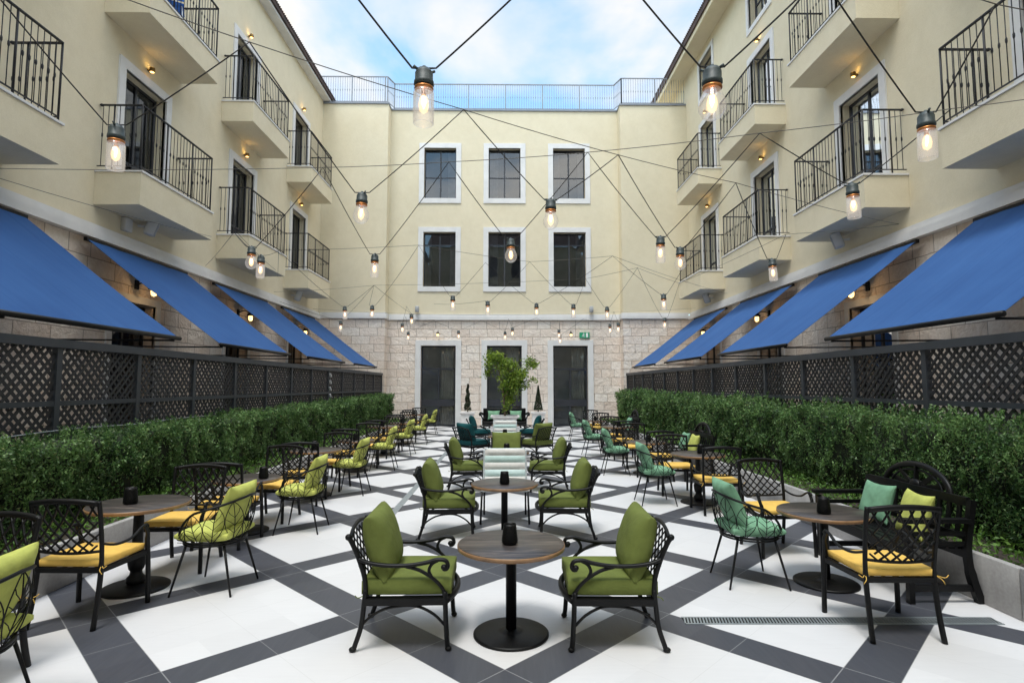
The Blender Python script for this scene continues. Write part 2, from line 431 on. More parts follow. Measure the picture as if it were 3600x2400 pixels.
def mat_stripe():
    t = NT('pastel_striped_padding'); v = t.coord()
    att = t.node('ShaderNodeAttribute', attribute_name='stripe')
    c = t.ramp(att.outputs['Fac'], [(0, (.70, .66, .62)), (.34, (.55, .70, .68)), (.67, (.66, .62, .58)), (1, (.46, .62, .58))])
    c = t.mix(.15, c, t.ramp(t.noise(v, 30, 3), [(.3, (.5, .5, .5)), (.7, (.85, .85, .85))]))
    t.col(c); t.set(.85, 0, .2); return t.m
M['stripe'] = mat_stripe()

# ---------------------------------------------------------------- ground
g = MB()
S = 80; N = 1
g.add([(-S, -S, 0), (S, -S, 0), (S, S, 0), (-S, S, 0)], [(0, 1, 2, 3)])
g.build('ground', M['floor'], kind='structure')

# ---------------------------------------------------------------- walls with openings
def wall_mesh(mb, a0, a1, z0, z1, ops, place, depth):
    """place(a, z, d): a along the wall, z up, d depth into the building"""
    As = sorted({a0, a1, *[o[0] for o in ops], *[o[1] for o in ops]}); Zs = sorted({z0, z1, *[o[2] for o in ops], *[o[3] for o in ops]})
    As = [a for a in As if a0 <= a <= a1]; Zs = [z for z in Zs if z0 <= z <= z1]
    for i in range(len(As) - 1):
        for j in range(len(Zs) - 1):
            ca = (As[i] + As[i + 1]) / 2; cz = (Zs[j] + Zs[j + 1]) / 2
            if any(o[0] < ca < o[1] and o[2] < cz < o[3] for o in ops): continue
            mb.add([place(As[i], Zs[j], 0), place(As[i + 1], Zs[j], 0), place(As[i + 1], Zs[j + 1], 0), place(As[i], Zs[j + 1], 0)], [(0, 1, 2, 3)])
    for (p, q, r, s) in ops:
        if q <= a0 or p >= a1 or s <= z0 or r >= z1: continue
        c = [(p, r), (q, r), (q, s), (p, s)]
        for k in range(4):
            (x, y), (x2, y2) = c[k], c[(k + 1) % 4]
            mb.add([place(x, y, 0), place(x2, y2, 0), place(x2, y2, depth), place(x, y, depth)], [(0, 1, 2, 3)])

def surround(mb, o, place, w=.2, proud=.045, sill=True, top=True):
    a0, a1, z0, z1 = o
    def pb(p, q, r, s):   # box in wall coords from depth -proud to 0.06
        vs = [place(a, z, d) for d in (-proud, .05) for z in (r, s) for a in (p, q)]
        mb.add(vs, [(0, 2, 3, 1), (4, 5, 7, 6), (0, 1, 5, 4), (2, 6, 7, 3), (0, 4, 6, 2), (1, 3, 7, 5)])
    pb(a0 - w, a0, z0 - (w if sill else 0), z1 + w); pb(a1, a1 + w, z0 - (w if sill else 0), z1 + w)
    pb(a0, a1, z1, z1 + w)
    if sill: pb(a0, a1, z0 - w, z0)

def window_unit(parent, o, place, depth=.26, name='window', mull=(1,), trans=(.5,), curtain=None, glass='window_glass', fr=.05, wall='interior', room=1.0):
    a0, a1, z0, z1 = o
    def pbx(mb, p, q, r, s, d0, d1):
        vs = [place(a, z, d) for d in (d0, d1) for z in (r, s) for a in (p, q)]
        mb.add(vs, [(0, 2, 3, 1), (4, 5, 7, 6), (0, 1, 5, 4), (2, 6, 7, 3), (0, 4, 6, 2), (1, 3, 7, 5)])
    F = MB()
    pbx(F, a0 + .002, a0 + fr, z0 + .002, z1 - .002, depth - .06, depth); pbx(F, a1 - fr, a1 - .002, z0 + .002, z1 - .002, depth - .06, depth)
    pbx(F, a0 + fr, a1 - fr, z1 - fr, z1 - .002, depth - .06, depth); pbx(F, a0 + fr, a1 - fr, z0 + .002, z0 + fr, depth - .06, depth)
    W = a1 - a0; Hh = z1 - z0
    for m in mull:
        c = a0 + W * m; pbx(F, c - .03, c + .03, z0 + fr, z1 - fr, depth - .055, depth - .003)
    for t_ in trans:
        if isinstance(t_, tuple): c, hw = z0 + t_[0], t_[1]
        else: c, hw = z0 + Hh * t_, .022
        pbx(F, a0 + fr, a1 - fr, c - hw, c + hw, depth - .052, depth - .006)
    f = F.build(name, M['dark_frame'], parent)
    G = MB(); G.add([place(a0 + .01, z0 + .01, depth - .03), place(a1 - .01, z0 + .01, depth - .03), place(a1 - .01, z1 - .01, depth - .03), place(a0 + .01, z1 - .01, depth - .03)], [(0, 1, 2, 3)])
    G.build('pane', M[glass], f)
    R = MB()   # the room behind it
    dd = depth + room; e = .001
    c = [(a0 - .3, z0 - .1), (a1 + .3, z0 - .1), (a1 + .3, z1 + .15), (a0 - .3, z1 + .15)]
    R.add([place(x, y, dd) for x, y in c], [(0, 1, 2, 3)])
    for k in range(4):
        (x, y), (x2, y2) = c[k], c[(k + 1) % 4]
        R.add([place(x, y, depth + .005), place(x2, y2, depth + .005), place(x2, y2, dd), place(x, y, dd)], [(0, 1, 2, 3)])
    R.build('room', M[wall], f)
    if curtain:
        Cm = MB()
        for (u0, u1) in curtain:
            n = 26; vs = []
            for i in range(n + 1):
                a = a0 + W * (u0 + (u1 - u0) * i / n); d = depth + .12 + .025 * math.sin(i * 1.7) + .01 * math.sin(i * 3.1)
                vs += [place(a, z0 + .03, d), place(a, z1 - .02, d)]
            Cm.add(vs, [(2 * i, 2 * i + 2, 2 * i + 3, 2 * i + 1) for i in range(n)], True)
        Cm.build('curtain', M['curtain'], f)
    return f

# side building columns (Y of door openings)
COLS = [(2.1, 3.52), (6.9, 8.32), (11.66, 13.1), (16.4, 17.82), (21.12, 22.54)]
BAL = [(1.45, 4.2), (6.25, 8.97), (10.97, 13.70), (15.68, 18.35), (20.5, 23.05)]
WX = 8.05; OX = 7.15
def side_building(sg):
    nm = 'left' if sg < 0 else 'right'
    yend = 24.4 if sg < 0 else 31.
    ztop = 14.45 if sg < 0 else 15.45
    b = empty('hotel_wing', (0, 0, 0), 0, ('cream hotel wing with stacked balconies along the left side, dark tiled eave' if sg < 0 else
              'cream hotel wing with stacked balconies along the right side, top windows under deep soffit'), 'building')
    place = lambda a, z, d: (sg * (WX + d), a, z)
    ops2 = [(a, c, 5.98, 8.45) for a, c in COLS]; ops3 = [(a, c, 9.85, 12.3) for a, c in COLS]
    ops1 = [(a, c, .0, 3.55) for a, c in COLS]
    ops4 = [(a, c, 13.45, 15.0) for a, c in COLS] if sg > 0 else []
    up = MB(); wall_mesh(up, -9, yend, 4.88, ztop, ops2 + ops3 + ops4, place, .3); w = up.build('wall', M['plaster'], b)
    lo = MB(); wall_mesh(lo, -9, 24.4, 0, 4.64, ops1, place, .35); lo.build('stone_base', M['stone_y'], b)
    bd = MB(); bd.box(*sorted((sg * (WX + .02), sg * (WX - .15))), -7, 24.29, 4.6, 4.76); bd.box(*sorted((sg * (WX + .02), sg * (WX - .09))), -7, 24.29, 4.761, 4.885)
    bd.build('cornice', M['white_paint'], b)
    for oi, o in enumerate(ops2 + ops3 + ops4):
        s = MB(); is4 = o[2] > 13
        surround(s, o, place, .2 if not is4 else .16, .04, sill=is4)
        cur = random.choice([[(.0, .28), (.74, 1.)], [(.0, .4)], [(.62, 1.)], [(.05, .45), (.7, 1.)]])
        d = window_unit(b, o, place, .27, 'window' if is4 else 'balcony_door', mull=(.5,), trans=((.62, .03),) if not is4 else (.5,), curtain=cur)
        s.build('surround', M['white_paint'], d)
    for o in ops1:
        d = window_unit(b, o, place, .3, 'terrace_door', mull=(.5,), trans=((2.55, .04), (.9, .06)), curtain=None, glass='door_glass')
        s = MB(); surround(s, o, place, .16, .03, sill=False); s.build('surround', M['white_paint'], d)
        c = MB()
        for (u0, u1) in ((0, .3), (.75, 1)):
            n = 18; vs = []
            for i in range(n + 1):
                a = o[0] + 1.42 * (u0 + (u1 - u0) * i / n); dd = .45 + .03 * math.sin(i * 1.9)
                vs += [place(a, .03, dd), place(a, 3.5, dd)]
            c.add(vs, [(2 * i, 2 * i + 2, 2 * i + 3, 2 * i + 1) for i in range(n)], True)
        c.build('curtain', M['curtain_brown'], d)
    # balconies
    for lev, (zb, zt) in enumerate(((5.29, 5.98), (9.23, 9.84))):
        for (y0, y1) in BAL:
            s = MB()
            s.box(*sorted((sg * OX, sg * (WX - .001))), y0, y1, zb, zt - .04)
            slab = s.build('balcony', M['plaster'], b)
            cp = MB(); cp.box(*sorted((sg * (OX - .025), sg * (WX - .002))), y0 - .025, y1 + .025, zt - .039, zt); cp.build('coping', M['white_paint'], slab)
            r = MB(); x = sg * (OX + .05); ya = y0 + .03; yb = y1 - .03; zr = zt + 1.33
            xw = sg * (WX - .01)
            r.bar((x, ya, zr), (x, yb, zr), .045, .022); r.bar((x, ya, zt + .09), (x, yb, zt + .09), .03, .014)
            for yy, ww in ((ya, 1), (yb, 1)):
                r.bar((x, yy, zr), (xw - sg * .0, yy, zr), .045, .022); r.bar((x, yy, zt + .09), (xw, yy, zt + .09), .03, .014)
            n = 22
            for i in range(n + 1):
                yy = ya + (yb - ya) * i / n
                thick = i in (0, 7, 15, n)
                if thick: r.tube([(x, yy, zt), (x, yy, zr)], .017, 6)
                else:
                    zm = zt + .72 + .0 * (i % 2)
                    r.tube([(x, yy, zt + .09), (x, yy, zm - .05), (x, yy, zm - .02), (x, yy, zm + .02), (x, yy, zm + .05), (x, yy, zr)], [.0075, .0075, .017, .017, .0075, .0075], 5)
            for yy in (ya, yb):
                for i in range(1, 8):
                    xx = x + (xw - x) * i / 7.6
                    zm = zt + .72
                    if i in (5,): r.tube([(xx, yy, zt), (xx, yy, zr)], .015, 6)
                    else: r.tube([(xx, yy, zt + .09), (xx, yy, zm - .05), (xx, yy, zm - .02), (xx, yy, zm + .02), (xx, yy, zm + .05), (xx, yy, zr)], [.0075, .0075, .017, .017, .0075, .0075], 5)
                r.ball((xw - sg * .03, yy, zr), .03, .035, .03, 6)
            r.build('railing', M['metal_rail'], slab)
    # roof
    if sg < 0:
        r = MB(); xe = -7.68; ze = 14.5
        r.add([(xe, -7, ze), (xe, 24.9, ze), (-13, 24.9, ze + 2.6), (-13, -7, ze + 2.6)], [(0, 1, 2, 3)])
        r.add([(xe, -7, ze - .07), (xe, 24.9, ze - .07), (-13, 24.9, ze + 2.5), (-13, -7, ze + 2.5)], [(0, 1, 2, 3)])
        r.box(xe - .03, xe + .02, -7, 24.9, ze - .11, ze + .03)
        y = -6.9
        while y < 24.85:
            r.tube([(xe + .06, y, ze + .03), (xe - .9, y, ze + .5)], .03, 6); y += .12
        rf = r.build('roof', M['roof'], b)
        s = MB(); s.box(-8.2, -7.73, -7, 24.88, 14.3, 14.385); s.build('soffit', M['white_paint'], rf)
        e = MB(); e.box(-13, -8.06, 24.41, 24.8, 0, 14.6); e.build('gable_end', M['plaster'], b)
    else:
        r = MB(); xe = 7.28; ze = 15.6
        r.add([(xe, -7, ze + .08), (xe, 31, ze + .08), (13, 31, ze + 2.6), (13, -7, ze + 2.6)], [(0, 3, 2, 1)])
        r.box(xe - .02, xe + .03, -7, 31, ze - .1, ze + .1)
        y = -6.9
        while y < 30.9:
            r.tube([(xe - .06, y, ze + .12), (xe + .9, y, ze + .55)], .03, 6); y += .12
        rf = r.build('roof', M['roof'], b)
        s = MB(); s.box(7.33, 8.3, -7, 31, 15.45, 15.53); s.box(7.33, 7.4, -7, 31, 15.33, 15.449); s.build('soffit', M['plaster'], rf)
    return b
side_building(-1); side_building(1)

# ---------------------------------------------------------------- back building
bb = empty('hotel_main_block', (0, 0, 0), 0, 'central hotel block with six framed windows above three tall glass doors', 'building')
cx = (-2.93, -.03, 2.88)
pc = lambda a, z, d: (a, 25 + d, z)
pw = lambda a, z, d: (a, 24.4 + d, z)
opsL = [(c - .72, c + .72, 6.14, 8.60) for c in cx]; opsU = [(c - .72, c + .72, 10.14, 12.46) for c in cx]
opsD = [(c - .765, c + .765, 0.0, 3.52) for c in cx]
m = MB(); wall_mesh(m, -5.17, 5.1, 4.9, 14.2, opsL + opsU, pc, .32)
wall_mesh(m, -8.05, -5.17, 4.9, 14.2, [], pw, 0); wall_mesh(m, 5.1, 8.05, 4.9, 14.2, [], pw, 0)
m.add([(-5.17, 24.4, 4.9), (-5.17, 25, 4.9), (-5.17, 25, 14.2), (-5.17, 24.4, 14.2)], [(0, 1, 2, 3)])
m.add([(5.1, 24.4, 4.9), (5.1, 25, 4.9), (5.1, 25, 14.2), (5.1, 24.4, 14.2)], [(3, 2, 1, 0)])
m.add([(-8.05, 24.4, 14.2), (-5.17, 24.4, 14.2), (-5.17, 30, 14.2), (-8.05, 30, 14.2)], [(0, 1, 2, 3)])
m.add([(5.1, 24.4, 14.2), (8.05, 24.4, 14.2), (8.05, 30, 14.2), (5.1, 30, 14.2)], [(0, 1, 2, 3)])
m.add([(-5.17, 25, 14.2), (5.1, 25, 14.2), (5.1, 30, 14.2), (-5.17, 30, 14.2)], [(0, 1, 2, 3)])
m.build('wall', M['plaster'], bb)
m = MB(); wall_mesh(m, -5.17, 5.1, 0, 4.66, opsD, pc, .36)
wall_mesh(m, -8.05, -5.17, 0, 4.66, [], pw, 0); wall_mesh(m, 5.1, 8.05, 0, 4.66, [], pw, 0)
m.build('stone_base', M['stone_x'], bb)
m = MB(); m.add([(-5.17, 24.4, 0), (-5.17, 25, 0), (-5.17, 25, 4.66), (-5.17, 24.4, 4.66)], [(0, 1, 2, 3)]); m.add([(5.1, 24.4, 0), (5.1, 25, 0), (5.1, 25, 4.66), (5.1, 24.4, 4.66)], [(3, 2, 1, 0)])
m.build('stone_corner', M['stone_y'], bb)
m = MB()
for (z0, z1, p) in ((4.65, 4.79, .09), (4.791, 4.905, .05)):
    m.box(-5.17 + p, 5.1 - p, 25 - p, 25.02, z0, z1)
    m.box(-7.94, -5.17 + p, 24.4 - p, 25.0 - p - .001, z0, z1); m.box(5.1 - p, 7.94, 24.4 - p, 25.0 - p - .001, z0, z1)
m.build('cornice', M['white_paint'], bb)
m = MB(); m.box(-5.2, 5.13, 24.95, 25.3, 14.2, 14.27); m.box(-8.04, -5.14, 24.35, 24.949, 14.2, 14.27); m.box(5.07, 8.04, 24.35, 24.949, 14.2, 14.27)
m.build('parapet_cap', M['metal_grey'], bb)
for o in opsL + opsU:
    cur = random.choice([[(.0, .3)], [(.72, 1.)], [(.0, .22), (.8, 1.)]])
    f = window_unit(bb, o, pc, .28, 'window', mull=(.5,), trans=(.44 if o[2] > 9 else .78,), curtain=cur, fr=.045)
    s = MB(); surround(s, o, pc, .225, .04, True); s.build('surround', M['white_paint'], f)
for o in opsD:
    f = window_unit(bb, o, pc, .24, 'glass_door', mull=(), trans=((1.02, .15), (2.5, .035)), curtain=[(.55, .92)], glass='door_glass', fr=.06, room=1.3, wall='interior_light')
    q = MB(); q.box((o[0] + o[1]) / 2 - .03, (o[0] + o[1]) / 2 + .03, 25.19, 25.235, .06, 2.46); q.build('mullion', M['dark_frame'], f)
    s = MB(); surround(s, o, pc, .24, .06, False); s.build('surround', M['white_paint'], f)
# roof balustrade
rl = empty('roof_balustrade', (0, 0, 14.27), 0, 'thin vertical bar balustrade on the roof edge of the central block', 'railing')
bars = MB(); posts = MB()
def rail_run(p, q, step=.105, per=14):
    p = Vector(p); q = Vector(q); L = (q - p).length; n = max(1, int(L / step))
    posts.bar(p + Vector((0, 0, 1.24)), q + Vector((0, 0, 1.24)), .05, .035); bars.bar(p + Vector((0, 0, .1)), q + Vector((0, 0, .1)), .03, .02)
    for i in range(n + 1):
        a = p + (q - p) * (i / n)
        if i % per == 0: posts.bar(a, a + Vector((0, 0, 1.24)), .045, .045)
        else:
            bars.tube([a + Vector((0, 0, .1)), a + Vector((0, 0, .58)), a + Vector((0, 0, .61)), a + Vector((0, 0, .66)), a + Vector((0, 0, .69)), a + Vector((0, 0, 1.22))], [.009, .009, .02, .02, .009, .009], 4)
rail_run((-5.05, 25.1, 0), (4.98, 25.1, 0), per=16)
rail_run((-8.3, 24.5, 0), (-5.25, 24.5, 0)); rail_run((5.2, 24.5, 0), (8.0, 24.5, 0))
rail_run((-5.25, 24.5, 0), (-5.05, 25.1, 0), per=50); rail_run((5.2, 24.5, 0), (4.98, 25.1, 0), per=50)
bars.build('bars', M['metal_grey'], rl); posts.build('rail', M['metal_grey'], rl)

# block behind the camera, seen only in the window reflections
fb = empty('opposite_block', (0, 0, 0), 0, 'plain cream block at the camera end of the courtyard, seen mirrored in the windows', 'building')
m = MB(); wall_mesh(m, -8.05, 8.05, 0, 16.5, [(c - .7, c + .7, z, z + 2.3) for c in (-4.5, -1.5, 1.5, 4.5) for z in (13.2, 10, 6.1, 1)], lambda a, z, d: (-a, -9 - d, z), .3)
m.build('wall', M['plaster'], fb)
m = MB(); m.add([(-8.3, -8.7, 16.5), (8.3, -8.7, 16.5), (8.3, -13, 19), (-8.3, -13, 19)], [(0, 3, 2, 1)]); m.build('roof', M['roof'], fb)
m = MB(); m.box(-8, 8, -9.8, -9.7, .2, 16.3); m.build('room', M['interior'], fb)

# ---------------------------------------------------------------- awnings
AWN = [(5.92, 9.27), (10.6, 14.0), (15.3, 18.75), (20.0, 23.45)]
ordw = ['nearest', 'second', 'third', 'farthest']
for sg in (-1, 1):
    side = 'left' if sg < 0 else 'right'
    for i, (y0, y1) in enumerate(AWN):
        a = empty('awning', (sg * 7.9, (y0 + y1) / 2, 4.5), 0, '%s of the four blue canvas awnings sloping out over the %s fence' % (ordw[i], side), 'awning', 'blue awnings along the side walls')
        L = (y1 - y0) / 2
        c = MB(); n = 12; mm = 8; vs = []
        for s_, dz in ((0, 0), (1, -.006)):
            for i2 in range(mm + 1):
                for j in range(n + 1):
                    t = i2 / mm; yy = -L + .03 + (2 * L - .06) * j / n
                    sag = .035 * math.sin(PI * t) * (1 - .25 * math.cos(j * 1.1)) + .006 * math.sin(j * 2.3 + i2)
                    vs.append((-sg * 2.6 * t, yy, .04 - 2.0 * t - sag + dz))
        fs = []
        for s_ in (0, 1):
            o = s_ * (mm + 1) * (n + 1)
            for i2 in range(mm):
                for j in range(n):
                    k = o + i2 * (n + 1) + j; fs.append((k, k + 1, k + n + 2, k + n + 1))
        c.add(vs, fs, True); c.build('canopy', M['awning'], a)
        f = MB(); f.tube([(-sg * 2.62, -L, -1.98), (-sg * 2.62, L, -1.98)], .035, 8); f.build('front_bar', M['metal_black'], a)
        k = MB(); k.box(*sorted((.02 * sg, -sg * .05)), -L, L, -.02, .05); k.build('cassette', M['metal_black'], a)
        for yy in (-L + .12, L - .12):
            s_ = 1 if yy < 0 else -1
            ar = MB(); ar.tube([(sg * .12, yy, -2.0), (-sg * 2.6, yy, -2.02)], .016, 6)
            ar.build('arm', M['metal_black'], a)
# under-awning and balcony wall lamps
def point(name, loc, e, r=.05, c=(1, .62, .28)):
    l = bpy.data.lights.new(name, 'POINT'); l.energy = e; l.color = c; l.shadow_soft_size = r
    o = bpy.data.objects.new(name, l); COL.objects.link(o); o.location = loc
flr = ['first floor', 'second floor']
for sg in (-1, 1):
    side = 'left' if sg < 0 else 'right'
    for ci, (a0, a1) in enumerate(COLS[1:]):
        yc = (a0 + a1) / 2
        w = empty('wall_lantern', (sg * 8.04, yc, 3.85), 0, 'glowing lantern over the %s ground floor terrace door of the %s wing' % (['nearest', 'second', 'third', 'farthest'][ci], side), 'wall lamp', 'lanterns over the terrace doors')
        b_ = MB(); b_.tube(smooth([(0, 0, .1), (-sg * .2, 0, .16), (-sg * .38, 0, .08)]), .014, 6); b_.box(-.02, .02, -.06, .06, 0, .2); b_.lathe([(.0, .1), (.09, .06), (.11, 0)], (-sg * .38, 0, 0), 14); b_.build('bracket', M['metal_black'], w)
        g_ = MB(); g_.lathe([(.055, 0), (.06, -.06), (.05, -.13), (0.001, -.16)], (-sg * .38, 0, 0), 12); g_.build('shade', M['brass_glow'], w)
        point('lantern_light', (sg * 7.45, yc, 3.72), 5)
        for lev, z in enumerate((8.83, 12.66)):
            w = empty('wall_light', (sg * 8.04, yc, z), 0, 'small brass light above the %s balcony door of the %s wing, %s' % (['nearest', 'second', 'third', 'farthest'][ci], side, flr[lev]), 'wall lamp', 'brass lights over the balcony doors')
            h = MB(); h.lathe([(.052, -.05), (.058, -.045), (.058, .045), (.052, .05)], (-sg * .10, 0, 0), 14); h.box(*sorted((0, -sg * .06)), -.02, .02, -.02, .02); h.build('housing', M['brass'], w)
            q = MB(); q.lathe([(.001, .052), (.045, .052)], (-sg * .10, 0, 0), 12); q.lathe([(.045, -.052), (.001, -.052)], (-sg * .10, 0, 0), 12); q.build('lens', M['brass_glow'], w)
            point('wall_light_beam', (sg * 7.93, yc, z + .10), .55, .02, (1, .66, .2))

# ---------------------------------------------------------------- fences
def lattice(w, z0, z1):
    mb = MB(); h = z1 - z0; s2 = math.sqrt(2); per = .166 * s2
    for sgn in (1, -1):
        offs = []; k = -40
        while k < 80: offs += [k * per, k * per + .071 * s2]; k += 1
        for c in offs:
            # line: y*? -> z = sgn*(y) + c
            pts = []
            for y in (0, w):
                z = sgn * y + c
                if 0 <= z <= h: pts.append((y, z))
            for z in (0, h):
                y = sgn * (z - c)
                if 0 < y < w: pts.append((y, z))
            if len(pts) >= 2:
                p, q = pts[0], pts[-1]
                if math.hypot(p[0] - q[0], p[1] - q[1]) > .03:
                    xo = .0 if sgn > 0 else .0
                    mb.bar((.004 * sgn, p[0], z0 + p[1]), (.004 * sgn, q[0], z0 + q[1]), .0325, .012 if sgn > 0 else .0125, (1, 0, 0))
    return mb
lat_me = None
for sg in (-1, 1):
    f = empty('screen_fence', (sg * 5.25, 0, 0), 0, 'charcoal lattice screen fence with square posts behind the %s hedge' % ('left' if sg < 0 else 'right'), 'fence')
    ys = [24.25 - 1.46 * k for k in range(17)] if sg < 0 else [24.55 - 1.46 * k - (.0 if k else .2) for k in range(17)]
    for k, y in enumerate(ys):
        p = MB(); p.box(-.035, .035, -.04, .04, 0, 2.2); p.build('post', M['metal_fence'], f, (0, y, 0))
    tr = MB(); tr.box(-.06, .06, ys[-1] - .05, ys[0] + .05, 2.2, 2.3); tr.build('top_rail', M['metal_fence'], f)
    for z_ in (1.52, .5):
        mr = MB(); mr.box(-.03, .03, ys[-1] + .03, ys[0] - .03, z_, z_ + .06); mr.build('middle_rail', M['metal_fence'], f)
    for a, b_ in zip(ys[1:], ys[:-1]):
        if lat_me is None:
            mb = lattice(1.38, 1.582, 2.198); l2 = lattice(1.38, .562, 1.518); mb.add(l2.v, l2.f)
            o = mb.build('lattice_panel', M['metal_fence_dark'], f, (0, a + .04, 0)); lat_me = o.data
        else:
            o = bpy.data.objects.new('lattice_panel', lat_me); COL.objects.link(o); o.parent = f; o.location = (0, a + .04, 0)

# ---------------------------------------------------------------- leaves
def leaves(name, pts, size, mat, parent=None, aspect=.55, flat=0., loc=None):
    pts = np.asarray(pts, float); n = len(pts)
    size = np.broadcast_to(np.asarray(size, float), (n,))
    d = rng.normal(size=(n, 3)); d[:, 2] += flat; d /= np.linalg.norm(d, axis=1)[:, None]
    r = rng.normal(size=(n, 3)); t = np.cross(d, r); t /= np.linalg.norm(t, axis=1)[:, None]
    nn = np.cross(d, t)
    L = d * size[:, None] * .5; W = t * (size * aspect * .5)[:, None]; B = nn * (size * .12)[:, None]
    V = np.stack([pts - L, pts + W + B - L * .1, pts + L, pts - W + B - L * .1], 1).reshape(-1, 3)
    me = bpy.data.meshes.new(name)
    me.vertices.add(4 * n); me.vertices.foreach_set('co', V.ravel())
    me.loops.add(4 * n); me.loops.foreach_set('vertex_index', np.arange(4 * n, dtype=np.int32))
    me.polygons.add(n); me.polygons.foreach_set('loop_start', np.arange(0, 4 * n, 4, dtype=np.int32)); me.polygons.foreach_set('loop_total', np.full(n, 4, dtype=np.int32))
    me.update(calc_edges=True); me.materials.append(mat)
    o = bpy.data.objects.new(name, me); COL.objects.link(o)
    if parent is not None: o.parent = parent
    if loc: o.location = loc
    return o

def hedge(sg):
    side = 'left' if sg < 0 else 'right'
    h = empty('hedge', (sg * 4.95, 12, .3), 0, ('dense clipped green hedge running along the left fence, even and dark near the camera' if sg < 0 else
              'shaggy green hedge with loose sprigs running along the right fence'), 'hedge')
    def top(y): 
        base = (1.20 + .17 * min(1, max(0, (y - 9) / 13))) if sg < 0 else (1.36 + .10 * min(1, max(0, (y - 5) / 14)))
        a = .08 if sg < 0 else .15
        return base + a * noise.noise(Vector((y * 1.1, sg * 3., 0))) * 1.4 + a * .6 * noise.noise(Vector((y * 3.3, 5, 0)))
    def front(y, z):
        f = 4.52 + .22 * min(1, max(0, (y - 6) / 16))
        return f + .10 * noise.noise(Vector((y * 1.3, z * 2, sg * 7.))) - .14 * noise.noise(Vector((y * 4.5, z * 3.5, 2.))) - .05 * noise.noise(Vector((y * 13, z * 9, 4.))) + .12 * max(0, (.75 - z)) 
    P_ = []; Sz = []
    bands = [(1.6, 5.5, 9600, .040), (5.5, 9, 7200, .045), (9, 14, 4600, .058), (14, 24.2, 2900, .074)]
    for (y0, y1, dens, s_) in bands:
        n = int((y1 - y0) * dens)
        ns = n // 12
        ys = rng.uniform(y0, y1, ns); us = rng.uniform(0, 1, ns); k = rng.uniform(0, 1, ns); hh_ = rng.uniform(.10, .24, ns)
        tl = rng.normal(0, .28, (ns, 2)); inn = np.abs(rng.normal(0, .05, ns))
        for i in range(ns):
            y = ys[i]; tp = top(y)
            if us[i] < .66:
                z = .30 + (tp - .36) * k[i]; x = front(y, z) + inn[i]; ox = -.35
            else:
                x = front(y, tp) + .8 * k[i]; z = tp - .16; ox = -.05
            h_ = min(hh_[i], tp + .03 - z) if us[i] < .66 else hh_[i]
            for q in range(12):
                t = (q + random.random()) / 12; wd = .022 * (1.15 - t * .7) * (s_ / .045)
                P_.append((sg * (x + ox * h_ * t * .35 + tl[i, 0] * h_ * t * .5 + random.gauss(0, wd)), y + tl[i, 1] * h_ * t + random.gauss(0, wd), z + h_ * t)); Sz.append(s_ * random.uniform(.65, 1.25) * (1.1 - .35 * t))
        # sprigs that stick out of the top and face
        for _ in range(int((y1 - y0) * (34 if sg > 0 else 22))):
            y = random.uniform(y0, y1); tp = top(y); x = front(y, tp) + random.uniform(0, .6)
            hh = random.uniform(.05, .22 if sg > 0 else .15); dx, dy = random.uniform(-.06, .06), random.uniform(-.06, .06)
            m_ = int(14 * .045 / s_) + 5
            for q in range(m_):
                t = q / m_; P_.append((sg * (x + dx * t) + random.gauss(0, .012), y + dy * t + random.gauss(0, .012), tp - .03 + hh * t)); Sz.append(s_ * .9)
    a = np.array(P_); a -= np.array([sg * 4.95, 12, .3])
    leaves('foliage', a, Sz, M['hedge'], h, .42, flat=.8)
    c = MB(); n = 90  # solid near-black core, added as the shaded inside behind the leaves
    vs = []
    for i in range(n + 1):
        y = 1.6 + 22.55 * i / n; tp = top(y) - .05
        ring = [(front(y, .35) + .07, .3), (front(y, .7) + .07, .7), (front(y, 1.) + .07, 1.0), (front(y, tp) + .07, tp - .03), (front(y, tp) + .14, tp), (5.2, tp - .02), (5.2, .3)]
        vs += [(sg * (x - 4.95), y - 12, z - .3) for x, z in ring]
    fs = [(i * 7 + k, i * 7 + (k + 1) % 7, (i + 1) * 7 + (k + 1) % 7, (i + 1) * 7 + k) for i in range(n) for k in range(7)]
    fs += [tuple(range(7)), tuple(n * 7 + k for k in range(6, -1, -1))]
    c.add(vs, fs, True); c.build('dark_core', M['hedge_core'], h)
hedge(-1); hedge(1)
for sg in (-1, 1):
    m = MB(); m.tube([(sg * 5.17, 1.5 + .5 * i, 1.235 + .012 * math.sin(i * 1.3)) for i in range(46)], .006, 5); tag(m.build('guide_wire', M['silver']), 'thin grey wire strung along the %s fence just above the hedge' % ('left' if sg < 0 else 'right'), 'wire')

